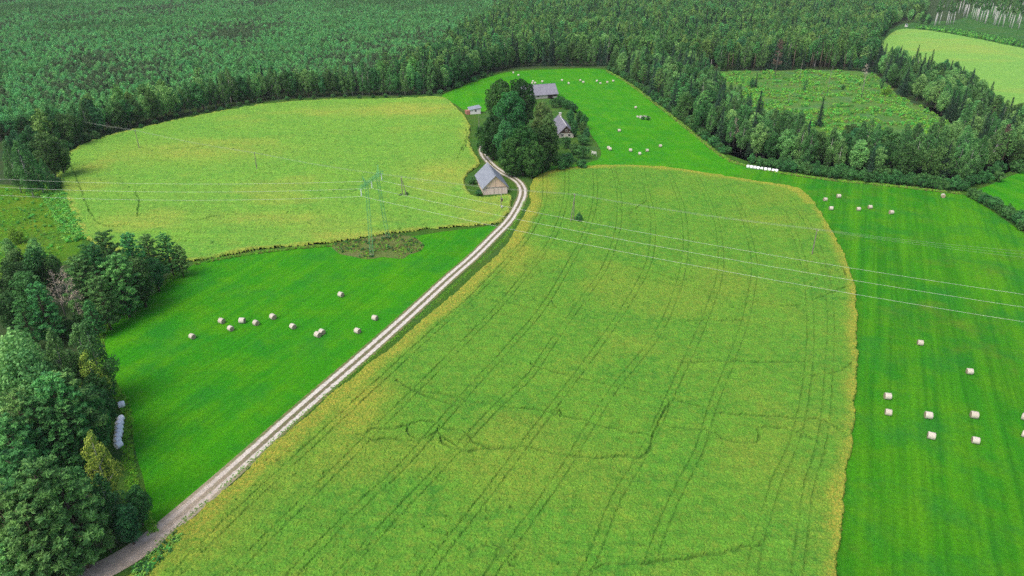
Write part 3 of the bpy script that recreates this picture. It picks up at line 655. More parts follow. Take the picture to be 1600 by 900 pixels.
# the pine clump and its neighbours on the left side of the left meadow
for kind, x, y, h, lab in [
 ('openpine', 160, 364, 20, 'tallest pine of the clump at the upper left corner of the left meadow'),
 ('openpine', 138, 384, 19, 'pine left of the tallest pine of the clump'),
 ('openpine', 120, 402, 17, 'leftmost pine of the clump, next to the grey bare trees'),
 ('openpine', 198, 366, 17, 'second tall pine of the clump, right of the tallest'),
 ('openpine', 225, 367, 14, 'slim pine between the clump and the outermost pine'),
 ('openpine', 256, 365, 13, 'outermost pine standing at the tip of the clump'),
 ('openpine', 276, 384, 9.5, 'short pine leaning against the outermost pine'),
 ('openpine', 176, 398, 17, 'front pine below the tallest pine of the clump'),
 ('broad', 208, 402, 14, 'dark broadleaf tree among the pines at the meadow edge'),
 ('openpine', 150, 434, 14, 'lower front pine of the clump beside the bare grey trees'),
 ('broad', 236, 402, 10, 'small broadleaf tree under the slim pine'),
 ('openpine', 186, 440, 10, 'short pine with bare stems at the meadow edge'),
 ('openpine', 138, 470, 10, 'lowest pine of the clump, nearest the birches'),
 ('dead', 80, 424, 14, 'leftmost grey bare tree left of the pine clump'),
 ('dead', 93, 419, 15, 'tallest grey bare tree left of the pine clump'),
 ('dead', 106, 436, 13, 'grey bare tree close to the pine clump'),
 ('dead', 120, 452, 10, 'shortest grey bare tree, under the pines'),
 ('openpine', 54, 444, 16, 'single pine with reddish stem left of the bare grey trees'),
 ('openpine', 66, 470, 11, 'short dark pine in front of the single reddish pine'),
 ('openpine', 30, 470, 13, 'pine at the left of the single reddish pine'),
 ('broad', 22, 388, 14, 'rounded dark tree by the left edge below the wild meadow'),
 ('broad', 46, 386, 14, 'broad dark tree right of the rounded tree by the left edge'),
 ('broad', 66, 402, 11, 'dark tree close to the grey bare trees'),
 ('broad', 6, 410, 14, 'dark tree cut by the left edge below the wild meadow'),
 ('broad', 34, 424, 13, 'lower dark tree in the group by the left edge'),
 ('broad', 8, 455, 12, 'dark tree cut by the left edge above the aspens'),
 ('aspen', 8, 372, 8, 'bluish small tree cut by the left edge at the wild meadow'),
 ('brightbush', 20, 359, 4.5, 'yellowish bush in the wild meadow by the left edge'),
 ('aspen', 50, 372, 8, 'pale rounded small tree at the lower end of the wild meadow'),
 ('broad', 78, 398, 7, 'low dark tree at the foot of the wild meadow'),
 ('shrub', 90, 500, 4, 'dark round shrub below the grey bare trees'),
 ('shrub', 120, 496, 5, 'bright rounded shrub between pine clump and corner birches'),
 # beside the left end of the field
 ('birch', 8, 222, 19, 'birch cut by the left edge beside the wires'),
 ('birch', 26, 224, 20, 'pale birch with white trunk at the left edge above the wild meadow'),
 ('birch', 48, 238, 16, 'leafy birch in front, left of the round bush'),
 ('broad', 42, 198, 19, 'large dark tree behind the birches at the left edge'),
 ('broad', 66, 206, 19, 'large dark tree at the left end of the long tree line'),
 ('broad', 84, 216, 15, 'dark tree at the very left tip of the field'),
 ('broad', 20, 205, 17, 'dark tree behind the pale birch at the left edge'),
 ('shrub', 82, 275, 5.4, 'single round bush at the left tip of the field'),
 ('birch', 62, 250, 11, 'low birch just left of the round bush'),
 ]:
    at_top(kind, x, y, h, lab)
# farmyard: the big dark trees round the house
for kind, x, y, h, lab in [
 ('oak', 783, 124, 25, 'tallest left tree of the dark group around the farm'),
 ('oak', 812, 122, 26, 'darkest tall tree in front of the long grey roof'),
 ('oak', 797, 142, 24, 'big dark tree in the middle of the farm group'),
 ('lime', 848, 158, 20, 'olive green tree with pointed crown left of the house'),
 ('oak', 770, 180, 19, 'spreading tree at the left side of the farm group'),
 ('broad', 787, 188, 19, 'olive rounded tree in front on the left of the farm group'),
 ('oak', 818, 196, 20, 'front dark tree of the farm group nearest the barn'),
 ('oak', 848, 196, 19, 'front right dark tree of the farm group'),
 ('lime', 858, 178, 19, 'olive green tree close to the wall of the house'),
 ('oak', 800, 214, 16, 'low dark tree at the front left of the farm group'),
 ('oak', 832, 220, 15, 'low dark tree at the very front of the farm group'),
 ('broad', 757, 205, 10, 'low spreading tree over the end of the dirt road'),
 ('apple', 876, 150, 6, 'fruit tree in front of the open end of the long building'),
 ('apple', 866, 153, 5.5, 'fruit tree left of the pair before the long building'),
 ('apple', 886, 155, 5.5, 'fruit tree right of the pair before the long building'),
 ('apple', 896, 161, 5, 'small round tree between long building and house'),
 ('broad', 892, 172, 8, 'dark tree behind the house ridge'),
 ('broad', 906, 173, 8.5, 'dark tree right behind the house'),
 ('broad', 914, 178, 8, 'dark tree at the right edge of the yard behind the house'),
 ('broad', 899, 188, 8, 'dark tree beside the right wall of the house'),
 ('broad', 912, 190, 7.5, 'greyish dark tree right of the house by the meadow'),
 ('broad', 917, 200, 6.5, 'low greyish tree nearest the bright meadow right of the house'),
 ('apple', 885, 213, 5.5, 'fruit tree before the house gable'),
 ('apple', 911, 210, 5, 'fruit tree right of the house gable on the lawn'),
 ('apple', 898, 224, 5, 'pale fruit tree in the middle of the yard lawn'),
 ('apple', 910, 227, 6, 'dark rounded fruit tree left of the white frame on the lawn'),
 ('apple', 887, 238, 7, 'largest rounded fruit tree at the front of the yard'),
 ('shrub', 910, 249, 4, 'round shrub at the front corner of the yard lawn'),
 ('apple', 878, 245, 6, 'shaded fruit tree under the big dark trees'),
 ]:
    at_top(kind, x, y, h, lab)
for kind, x, y, h, lab in [('shrub', 739, 288, 2.6, 'dark shrub against the left wall of the wooden barn'), ('shrub', 748, 306, 2.4, 'small dark shrub at the front left corner of the barn'),
 ('shrub', 899.5, 253, 1.4, 'tiny round shrub on the front lawn'), ('shrub', 904, 347, 3.0, 'small shrub at the foot of the braced pole in the crop'),
 ('shrub', 1012, 188, 2.2, 'low shrub on the stone heap in the back meadow'), ('shrub', 1004, 187, 1.7, 'smaller shrub beside the stone heap in the back meadow'),
 ('shrub', 636, 307, 1.6, 'dark shrub at the foot of the two-legged pole'), ('shrub', 626, 308, 1.3, 'low shrub left of the two-legged pole'),
 ('spruce', 1180, 138, 10, 'lone small conifer at the left of the clearing'), ('broad', 1174, 140, 6.5, 'pale young tree next to the lone conifer in the clearing'),
 ('birch', 1256, 144, 8, 'young birch in the middle of the clearing'), ('shrub', 1317, 140, 2.6, 'dark shrub in the right half of the clearing'),
 ('birch', 1376, 140, 9, 'yellow green young birch at the right side of the clearing'), ('brightbush', 1384, 150, 5, 'yellow green bush at the right side of the clearing')]:
    at_base(kind, x, y, h, lab)
for x, y, h, lab in [(1231, 165, 9, 'short bare snag in the lower part of the clearing'), (1292, 149, 17, 'tall thin bare trunk in the middle of the clearing'), (1345, 156, 20, 'tall leaning bare trunk at the right of the clearing'),
 (1249, 127, 14, 'brown bare trunk at the back of the clearing')]:
    at_base('snag', x, y, h, lab)
for x, y, h, lab in [(1220, 62, 24, 'brown dead spruce at the back edge of the clearing'), (1578, 195, 17, 'brown dead spruce at the right end of the wood')]:
    at_top('rust', x, y, h, lab)
at_top('dead', 1355, 100, 12, 'grey dead tree at the right edge of the clearing'); at_top('dead', 1152, 185, 13, 'grey dead tree amid the strip of wood by the meadow')

# rows and belts: trees that nothing tells apart share a label within their group
SECOND = []
_u = 'zeroth first second third fourth fifth sixth seventh eighth ninth tenth eleventh twelfth thirteenth fourteenth fifteenth sixteenth seventeenth eighteenth nineteenth'.split()
_t = ['', '', 'twent', 'thirt', 'fort', 'fift', 'sixt', 'sevent', 'eight', 'ninet']
def nth(n):
    if n >= 100: return 'hundred and ' + nth(n - 100) if n > 100 else 'hundredth'
    if n < 20: return _u[n]
    return _t[n // 10] + ('ieth' if n % 10 == 0 else 'y-' + _u[n % 10])
def belt(px, spacing, mixk, labels, group, seed, along=True, back=0, skip=0):
    """a row of trees along a line on the ground"""
    r = np.random.default_rng(seed); L = smooth_line(GA(px), spacing); n = np.gradient(L, axis=0); n = np.stack([-n[:, 1], n[:, 0]], 1) / np.linalg.norm(n, axis=1)[:, None]
    ks = list(mixk); w = np.array([mixk[k][0] for k in ks]); w = w / w.sum()
    for i_, (p, q) in enumerate(zip(L, n)):
        if r.random() < skip: continue
        p = p + q * (back + r.normal() * spacing * .22) + r.normal(size=2) * spacing * .18; k = ks[r.choice(len(ks), p=w)]
        if labels is None: SECOND.append(p); continue
        plant(k, p[0], p[1], r.uniform(*mixk[k][1]), KIND[PROTO[k][1]] + ', ' + nth(i_ + 1) + ' from left ' + labels, group)
KIND = {'tree': 'leafy tree', 'birch': 'birch', 'pine': 'pine', 'spruce': 'spruce', 'shrub': 'shrub'}
WLBL = lambda where: {'tree': 'leafy tree ' + where, 'birch': 'slender birch ' + where, 'pine': 'pine tree ' + where, 'spruce': 'pointed spruce ' + where, 'shrub': 'rounded green shrub ' + where}
edge = [(96, 236), (128, 219), (180, 204), (230, 193), (300, 177), (380, 161.5), (450, 153), (540, 149.5), (620, 148.5), (680, 145), (722, 129)]
belt(edge, 3.9, {'broad': (3, (13, 17)), 'birch': (4, (15, 19)), 'aspen': (2, (14, 18))}, ('in the front row of the long tree line'), 'front row of the long tree line', 21)
belt(edge, 4.6, {'broad': (4, (15, 18)), 'birch': (3, (16, 20)), 'aspen': (1, (15, 18)), 'pine': (1, (15, 19))}, None, 'second row of the long tree line', 22, back=5)
belt([(100, 238), (120, 226), (150, 215)], 3.2, {'shrub': (1, (3, 5))}, ('at the left end of the long tree line'), 'shrubs at the left end of the tree line', 23, back=-1)
belt([(150, 214), (300, 180), (450, 155.5), (620, 150.5), (690, 146)], 7, {'shrub': (1, (1.6, 3))}, ('at the foot of the long tree line'), 'shrubs at the foot of the tree line', 24, back=-1.2)
belt([(700, 141), (722, 132), (740, 125), (762, 118)], 4.5, {'shrub': (1, (2, 4))}, ('where the back meadow meets the tree line'), 'shrubs at the back meadow corner', 25, back=-1)
# the hedge and shrubs along the wood at the right
belt([(948, 109), (966, 117), (990, 133), (1034, 166), (1084, 206), (1130, 243)], 3.6, {'shrub': (1, (2.6, 4.6))}, ('in the row along the right side of the back meadow'), 'shrubs along the back meadow', 31, back=1.0)
belt([(950, 108), (1000, 137), (1040, 168), (1090, 208)], 7.5, {'broad': (1, (6, 9)), 'shrub': (1, (4, 6))}, ('between the back meadow and the wood'), 'low trees along the back meadow', 32, back=4)
belt([(1172, 255), (1215, 266), (1250, 271), (1300, 278), (1400, 288), (1470, 296), (1502, 299)], 2.5, {'shrub': (1, (3.2, 4.6))}, ('in the hedge at the foot of the right wood'), 'hedge at the foot of the right wood', 33, back=.5)
belt([(1215, 263), (1300, 275), (1400, 285), (1490, 295)], 3.4, {'shrub': (1, (3.5, 5))}, ('behind the hedge front under the right wood'), 'second hedge row under the right wood', 34, back=2.2)
belt([(1508, 297), (1530, 288), (1565, 275), (1600, 261), (1650, 243)], 4.2, {'shrub': (1, (3, 5))}, ('at the right end of the wood by the side meadow'), 'shrubs by the side meadow', 35, back=1)
belt([(1520, 309), (1545, 323), (1575, 341), (1600, 357), (1640, 384)], 2.3, {'shrub': (1, (2.8, 4.4))}, ('in the short hedge between right meadow and side meadow'), 'short hedge by the side meadow', 36)
belt([(1522, 306), (1560, 329), (1600, 353), (1640, 380)], 3.5, {'shrub': (1, (2, 3.5))}, ('on the far side of the short hedge'), 'far side of the short hedge', 37, back=.8)
def wood(px, spacing, mixk, where, group, seed, skip=0):
    r = np.random.default_rng(seed); P = grid_pts(GA(px), spacing, r); ks = list(mixk); w = np.array([mixk[k][0] for k in ks]); w = w / w.sum(); lb = WLBL(where)
    P = P[np.argsort(PX(P[:, 0], P[:, 1])[0])]; cnt = {}
    for p in P:
        if r.random() < skip: continue
        k = ks[r.choice(len(ks), p=w)]; nm = PROTO[k][0].replace('_tree', '').replace('broadleaf', 'broad leafy tree').replace('aspen', 'bluish aspen').replace('spruce', 'pointed spruce').replace('birch', 'slender birch'); cnt[nm] = cnt.get(nm, 0) + 1
        e = plant(k, p[0], p[1], r.uniform(*mixk[k][1]), nm + ', ' + nth(cnt[nm]) + ' from left ' + where, group + ' (' + nm + ')')
        e.scale.x *= 1.16; e.scale.y *= 1.16
wood([(950, 107), (988, 129), (1034, 162), (1084, 201), (1136, 240), (1172, 250), (1225, 222), (1165, 190), (1122, 152), (1100, 114), (1040, 108)], 6.6,
     {'spruce': (4.5, (12, 20)), 'birch': (3.5, (12, 17)), 'broad': (2.5, (11, 16)), 'aspen': (1, (12, 16)), 'pine': (.6, (14, 18))}, 'in the wood between back meadow and clearing', 'wood between back meadow and clearing', 41)
wood([(1172, 250), (1215, 261), (1300, 272), (1400, 282), (1505, 294), (1530, 283), (1520, 262), (1460, 246), (1400, 248), (1300, 241), (1225, 224)], 5.6,
     {'birch': (5, (13, 18)), 'broad': (3.5, (11, 15)), 'aspen': (1.5, (12, 16)), 'spruce': (2, (10, 17)), 'openpine': (.6, (8, 11))}, 'in the strip of wood behind the long hedge', 'strip of wood behind the long hedge', 42)
wood([(1470, 246), (1530, 266), (1530, 284), (1600, 257), (1700, 224), (1680, 216), (1600, 214), (1560, 194), (1500, 140), (1425, 119), (1372, 99), (1370, 118), (1405, 148), (1450, 172), (1505, 205)], 6.6,
     {'spruce': (3, (12, 19)), 'birch': (3.5, (11, 17)), 'aspen': (2, (12, 16)), 'broad': (3, (10, 14)), 'pine': (.4, (13, 17))}, 'in the wood right of the clearing', 'wood right of the clearing', 43)
for x, y, h, lab in [(1410, 71, 18, 'left one of the three tall dark spruces before the pale far field'), (1437, 70, 19, 'middle one of the three tall dark spruces before the pale far field'), (1460, 77, 18, 'right one of the three tall dark spruces before the pale far field'), (1288, 150, 15, 'single pointed spruce rising above the strip of wood')]:
    at_top('spruce', x, y, h, lab)
for x, y, lab in [(1566, 150, 'dark rounded tree before the right end of the pale far field'), (1480, 93, 'broad rounded tree right of the three tall spruces'), (1497, 96, 'rounded tree second to the right of the three tall spruces'), (1597, 160, 'dark tree cut by the right edge below the pale far field')]:
    at_top('broad', x, y, 13, lab)
# tall trunks at the back of the clearing, and the pale trunks in the far right corner
belt([(1124, 112), (1170, 110), (1240, 109), (1310, 109), (1368, 113)], 3.4, {'tallpine': (3, (19, 24)), 'spruce': (3, (13, 21)), 'birch': (2, (16, 21)), 'broad': (1, (8, 12))}, ('in the tall wall of trees behind the clearing'), 'wall of trees behind the clearing', 51, back=1)
belt([(1124, 109), (1170, 107), (1240, 106), (1310, 106), (1368, 109)], 4, {'tallpine': (3, (20, 24)), 'spruce': (3, (16, 21)), 'birch': (2, (18, 21))}, None, 'second row behind the clearing', 52, back=3)
belt([(1456, 40), (1468, 39), (1480, 38.5), (1492, 38)], 6, {'tallbirch': (1, (22, 27))}, ('in the small group of pale trunks left in the far corner'), 'small group of pale trunks', 53)
for k, (a, b) in enumerate([([(1505, 27), (1530, 34), (1560, 41), (1600, 47), (1660, 58)], 6.5), ([(1505, 22), (1540, 28), (1580, 36), (1620, 42), (1680, 52)], 7), ([(1500, 17), (1540, 22), (1600, 32), (1680, 44)], 8)]):
    belt(a, b, {'tallbirch': (1, (23, 29))}, (['at the front of', 'in the middle of', 'at the back of'][k] + ' the far right birch grove'), ['front', 'middle', 'back'][k] + ' of the far birch grove', 54 + k)
belt([(1398, 41), (1412, 36), (1428, 36), (1445, 40)], 6, {'broad': (1, (9, 14)), 'aspen': (1, (10, 14))}, ('near the small hut by the pale far field'), 'trees near the small hut', 58, back=3)
belt([(1368, 84), (1374, 66), (1392, 50)], 6, {'broad': (1, (10, 15)), 'spruce': (1, (13, 17))}, ('at the left edge of the pale far field'), 'trees left of the pale far field', 59, back=4)
# the near edge of the mixed forest behind the farm
belt([(705, 138), (735, 124), (762, 114), (800, 106), (860, 103), (945, 103)], 4.4, {'broad': (3, (14, 19)), 'spruce': (3, (15, 21)), 'birch': (2, (16, 20)), 'aspen': (1, (14, 18))}, ('at the forest edge behind the farm'), 'forest edge behind the farm', 61, back=1)
belt([(705, 134), (735, 121), (762, 111), (800, 103), (860, 100), (950, 100), (1040, 104)], 5, {'broad': (3, (16, 20)), 'spruce': (3, (17, 22)), 'birch': (2, (17, 21)), 'pine': (1, (18, 22))}, None, 'second row of forest behind the farm', 62, back=4)

# ------------------------------------------------------------------ forests that read as one mass
rs = np.random.default_rng(99)
young = [make_broad(10, 1.95, .25, rs, 'plant', 520, .46, 1.05, 18, 'pinebark', (.30, .44), .15) for _ in range(5)] + [make_broad(10, 1.95, .25, rs, m_, 520, .46, 1.05, 18, 'pinebark', (.30, .44), .15) for m_ in ('plantA', 'plantA', 'plantB', 'plantB')]
c1 = proto_collection('plantation_pine', young)
poly = GA([(-330, 240), (-60, 226), (0, 222), (60, 205), (100, 213), (180, 194), (300, 169), (450, 146), (600, 141), (650, 118), (700, 90), (760, 46), (822, 2), (860, -28), (880, -45), (-420, -45)])
P = grid_pts(poly, 3.25, rs, .8); n = len(P)
pq = .75 * fbm(P[:, 0] * .012, P[:, 1] * .007, 33, 4) + .25 * rs.random(n)
hh = .75 + .4 * fbm(P[:, 0] * .02, P[:, 1] * .02, 5) + .2 * rs.random(n)
o = scatter('pine_plantation', P, hh, np.where(pq > .55, 5 + rs.integers(0, 2, n), np.where(pq < .38, 7 + rs.integers(0, 2, n), rs.integers(0, 5, n))), c1, rs); tag(o, 'wide plantation of young pines behind the long tree line', 'forest', kind='stuff')
mixp = [make_broad(17, 4.0, .2, rs, 'broad', 1700, .68, 1, 30), make_broad(17, 3.9, .2, rs, 'fresh', 1700, .68, 1.1, 30), make_birch(19, 2.7, .3, rs, 'birch', 1300, .6, 24), make_pine(20, 3, .45, rs, 'pine', 1500, .8, 9),
        make_spruce(19, 2.9, rs, 'spruce', .1, .6, .8), make_broad(16, 4.0, .2, rs, 'aspen', 1700, .68, 1, 30), make_birch(19, 2.5, .3, rs, 'fresh', 1200, .6, 22), make_pine(19, 2.8, .4, rs, 'pine', 1500, .8, 9)]
c2 = proto_collection('mixed_forest', mixp)
poly2 = GA([(696, 138), (735, 118), (762, 108), (800, 101), (860, 97.5), (950, 98), (1045, 102), (1124, 105), (1240, 103), (1366, 106), (1364, 82), (1368, 64), (1390, 44), (1400, 34), (1440, 28), (1448, 4), (1440, -20), (1440, -45), (880, -45), (822, 2), (760, 46), (690, 92), (640, 118), (600, 139), (660, 142)])
P2 = grid_pts(poly2, 4.7, rs, .9)
poly3 = GA([(1440, -20), (1440, -45), (1800, -45), (1800, 30), (1700, 26), (1600, 16), (1500, 2), (1470, -12)])
P3 = grid_pts(poly3, 4.6, rs, .85); P2 = np.vstack([P2, P3, np.array(SECOND)]); n = len(P2)
q = fbm(P2[:, 0] * .018, P2[:, 1] * .018, 71) + .35 * (rs.random(n) - .5)
conif = q > .58; ii = np.where(conif, rs.choice([3, 4, 4, 7, 3], n), rs.choice([0, 1, 1, 2, 5, 6, 0], n))
o = scatter('mixed_forest', P2, .66 + .52 * rs.random(n), ii, c2, rs); tag(o, 'mixed forest stretching away behind the farm and the clearing', 'forest', kind='stuff')
# tall grass, weeds and scrub
def tuft(n, h, r, w, mat):
    a = rs.random(n) * 6.28; d = np.stack([np.cos(a), np.sin(a), 0 * a], 1); up = unit(d * .45 * rs.random((n, 1)) + (0, 0, 1)); l = h * (.6 + .5 * rs.random(n))
    c = d * (r * rs.random((n, 1))) + up * l[:, None] / 2
    return None, crown_mesh('tuft', leaf_quads(c, np.cross(up, rs.normal(size=(n, 3))), w, l, rs, up * 6), np.repeat(rs.random(n), 4), M[mat])
ct = proto_collection('tall_grass', [tuft(26, .7, .35, .12, 'tuss'), tuft(26, .9, .4, .12, 'tuss'), tuft(26, .8, .4, .1, 'dry'), make_broad(1.1, .7, 0, rs, 'scrub', 120, .26, .8, 8), make_broad(.9, .8, 0, rs, 'shrub', 120, .28, .8, 8)])
def grow(name, px, s, idx, lo, hi, label, cat, seed, line=None, width=1.0, thr=.33, fq=.25):
    r = np.random.default_rng(seed)
    if line is None: P = grid_pts(GA(px), s, r, .95)
    else:
        L = smooth_line(GA(px), s / 2); P = np.repeat(L, max(1, int(width / s * 2)), 0); nn = np.gradient(L, axis=0); nn = np.stack([-nn[:, 1], nn[:, 0]], 1) / np.linalg.norm(nn, axis=1)[:, None]
        nn = np.repeat(nn, max(1, int(width / s * 2)), 0); P = P + nn * (r.random((len(P), 1)) - .5 + line) * width + r.normal(size=P.shape) * .2
    P = P[fbm(P[:, 0] * fq, P[:, 1] * fq, seed) > thr]
    o = scatter(name, P, r.uniform(lo, hi, len(P)), r.choice(idx, len(P)), ct, r); return tag(o, label, cat, kind='stuff')
M['mound'] = grass_mat('dry_mound_grass', (.17, .22, .06), (.12, .22, .04), (.22, .21, .08), .2, .1, (.30, .26, .15), .8, .18)
MOUND = [(520, 383), (545, 376), (575, 372), (600, 366), (625, 367), (648, 372), (662, 382), (655, 393), (640, 397), (628, 404), (600, 402), (575, 405), (550, 401), (534, 398), (524, 391)]
tag(sheet('mound', MOUND, .05, M['mound'], 1.0), kind='structure')
grow('tall_grass', MOUND, .55, [0, 0, 1, 2, 2, 2, 2, 4], .3, .75, 'brownish tall grass around the feet of the green pylon', 'grass', 101, thr=.5)
grow('clearing_scrub', [(1112, 150), (1122, 113), (1200, 111), (1300, 110), (1365, 116), (1405, 150), (1450, 172), (1500, 205), (1490, 245), (1400, 258), (1300, 248), (1220, 228), (1160, 185)], 1.4, [0, 1, 2, 3, 3], .5, 1.6, 'green scrub and weeds covering the felled clearing', 'scrub', 102, thr=.5, fq=.14)
grow('reed_strip', [(76, 290), (92, 318), (108, 350), (122, 376)], .9, [3, 0, 1, 0], .5, 1.2, 'bluish green weeds along the left end of the field', 'weeds', 103, 0, 7)
grow('wild_weeds', [(-100, 310), (-40, 296), (60, 292), (92, 320), (108, 360), (100, 396), (40, 410), (-100, 420)], 1.7, [0, 0, 1, 3], .5, 1.0, 'wild grass and weeds in the meadow under the wires', 'grass', 104)
grow('margin_grass', [(240, 832), (215, 790), (200, 720), (196, 640), (172, 600), (156, 560), (158, 520), (196, 486), (236, 458), (290, 418)], .6, [0, 0, 1], .35, .7, 'rough grass along the wooded side of the left meadow', 'grass', 105, -.1, 1.6)
grow('verge_grass', [(246, 850), (306, 798), (374, 738), (444, 675), (525, 605), (606, 538), (686, 468), (744, 415), (787, 374), (809, 340), (821, 310)], .6, [0, 0, 1, 1], .2, .36, 'green grass verge between dirt road and crop field', 'grass', 106, 0, .9)
grow('field_margin_weeds', [(305, 413), (380, 399), (440, 391), (520, 384)], .5, [0, 2, 1], .4, .9, 'weedy strip between left meadow and the field behind it', 'grass', 107, 0, 1.2)
grow('ditch_reeds', [(1440, 44), (1480, 49), (1540, 59), (1600, 71), (1700, 90)], 1.3, [3, 4, 3, 0], 1.4, 2.6, 'dark reed strip beyond the pale far field', 'reeds', 108, 0, 18)
grow('forest_edge_weeds', [(948, 111), (985, 133), (1030, 167), (1080, 207), (1130, 246), (1166, 260), (1215, 270), (1300, 282), (1400, 292), (1500, 303)], .7, [0, 1, 2], .5, 1.0, 'weeds at the foot of the hedge along the right wood', 'grass', 109, 0, 1.6)
grow('corner_weeds', [(215, 905), (250, 870), (290, 835)], .5, [3, 4, 0], .5, 1.1, 'leafy weeds at the near corner of the crop by the road', 'weeds', 110, 0, 2.2)

# ------------------------------------------------------------------ buildings
M['roofgrey'] = plain('grey_sheet_roof', (.17, .19, .23), (.29, .32, .37), .8, .55, .02, .35, stretch=(.5, 2.2, 1))
M['roofdark'] = plain('weathered_slate_roof', (.15, .15, .19), (.27, .27, .32), 1.0, .7, .03, .3, stretch=(2.2, .5, 1))
M['boards'] = plain('bare_vertical_boards', (.52, .37, .27), (.74, .58, .46), 2.2, .85, .03, stretch=(3, 3, .12))
M['boardlow'] = plain('bleached_boards', (.54, .43, .36), (.72, .62, .54), 2.2, .85, .03, stretch=(3, 3, .15))
M['darkwood'] = plain('dark_stained_boards', (.05, .032, .028), (.11, .075, .06), 2.2, .8, .02, stretch=(3, 3, .15))
M['plaster'] = plain('pale_plaster', (.42, .39, .34), (.60, .57, .51), 1.2, .9)
M['whitewall'] = plain('white_brick', (.68, .67, .65), (.82, .80, .78), 2.5, .9)
M['redbrick'] = plain('red_brick', (.30, .13, .09), (.42, .21, .16), 2.5, .9)
M['hole'] = plain('dark_glass', (.012, .012, .014), (.03, .03, .035), 2, .3, 0, .5)
M['timber'] = plain('grey_timber', (.15, .13, .11), (.27, .24, .21), 3, .9, .02, stretch=(1, 1, .2))
M['whitepaint'] = plain('white_paint', (.60, .60, .58), (.76, .76, .74), 2, .6)
def frame2(a, b):
    a = Vector(a); b = Vector(b); d = b - a; return a, d.length, math.atan2(d.y, d.x)
def ridge_frame(a, b, f, k, h):
    """corners of a gable wall square to the ridge that runs from pixel f to pixel k at height h"""
    d = (G(*k, h) - G(*f, h)).normalized(); x = Vector((d.y, -d.x, 0)); a = Vector(a); b = Vector(b); m = (a + b) / 2; w = abs((b - a).dot(x)); return m - x * w / 2, m + x * w / 2
def wall_poly(name, pts, th, mat, parent, ydir=1):
    """a vertical wall in the local xz plane, th thick towards +y (pts: (x, y0, z))"""
    n = len(pts); V = [(x, y, z) for x, y, z in pts] + [(x, y + th * ydir, z) for x, y, z in pts]
    m = MB().add(V, [list(range(n)), list(range(2 * n - 1, n - 1, -1))] + [[i, n + i, n + (i + 1) % n, (i + 1) % n] for i in range(n)])
    o = m.build(name, mat, parent); bm = bmesh.new(); bm.from_mesh(o.data); bmesh.ops.recalc_face_normals(bm, faces=bm.faces[:]); bm.to_mesh(o.data); bm.free(); return o
def gable_building(name, a, b, L, eave, ridge, wallm, roofm, label, cat, over=.35, gablem=None, th=.14):
    o, w, rz = frame2(a, b); e = empty(name, o, rz); tag(e, label, cat)
    sl = (ridge - eave) / (w / 2)
    wall_poly('front_wall', [(0, 0, -.2), (w, 0, -.2), (w, 0, eave), (0, 0, eave)], .15, wallm, e)
    wall_poly('front_gable', [(0, -.04, eave), (w, -.04, eave), (w / 2, -.04, ridge)], .19, gablem or wallm, e)
    wall_poly('back_wall', [(0, L, -.2), (w, L, -.2), (w, L, eave), (w / 2, L, ridge), (0, L, eave)], -.15, wallm, e)
    for x in (0.0, w - .15): MB().box((x + .075, L / 2, eave / 2 - .1), (.15, L - .32, eave + .2)).build('side_wall', wallm, e)
    for s in (-1, 1):
        p = Vector((w / 2, 0, ridge + .06)); q = Vector((w / 2 + s * (w / 2 + over), 0, eave - over * sl + .06))
        n = Vector((s * sl, 0, 1)).normalized() * th
        V = [(v + k) + Vector((0, y, 0)) for y in (-over, L + over) for v, k in ((p, Vector()), (q, Vector()), (q, n), (p, n))]
        m = MB().add(V, [[0, 1, 2, 3], [7, 6, 5, 4], [0, 4, 5, 1], [1, 5, 6, 2], [2, 6, 7, 3], [3, 7, 4, 0]])
        r = m.build('roof_slope', roofm, e); bm = bmesh.new(); bm.from_mesh(r.data); bmesh.ops.recalc_face_normals(bm, faces=bm.faces[:]); bm.to_mesh(r.data); bm.free()
        MB().tube([p + Vector((0, -over - .03, -.02)), q + Vector((0, -over - .03, -.02))], .07, 4).build('barge_board', M['timber'], r)
    MB().box((w / 2, L / 2, ridge + .06 + th * .95), (.34, L + 2 * over + .04, .10)).build('ridge_cap', roofm, e)
    return e, w
be, bw = gable_building('barn', *ridge_frame(G(755.9, 305.2), G(792.5, 302), (771.7, 274.6), (759, 254), 7.0), 16.5, 2.75, 7.0, M['boardlow'], M['roofgrey'], 'wooden barn with grey roof and pale board gable beside the dirt road', 'barn', .55, M['boards'])
MB().box((bw / 2, -.09, 2.75), (bw + .1, .12, .16)).build('cross_beam', M['timber'], be)
for dx in (-.02, .02): pass
d_ = MB().box((bw * .5, -.075, 4.3), (.1, .06, 2.9)).build('hatch_post', M['timber'], be)
dr = MB().box((bw * .27, -.035, 1.25), (2.6, .06, 2.4)).build('door', M['boardlow'], be); MB().box((bw * .27, -.075, 2.5), (2.9, .05, .14)).build('door_rail', M['timber'], dr)
for k in range(3): MB().box((bw * (.45 + .16 * k), -.03, 1.35), (.09, .05, 2.6)).build('batten', M['timber'], be)
for k in range(5): MB().box((-.03, 2.2 + k * 3.2, 1.3), (.06, .1, 2.6)).build('batten', M['timber'], be)

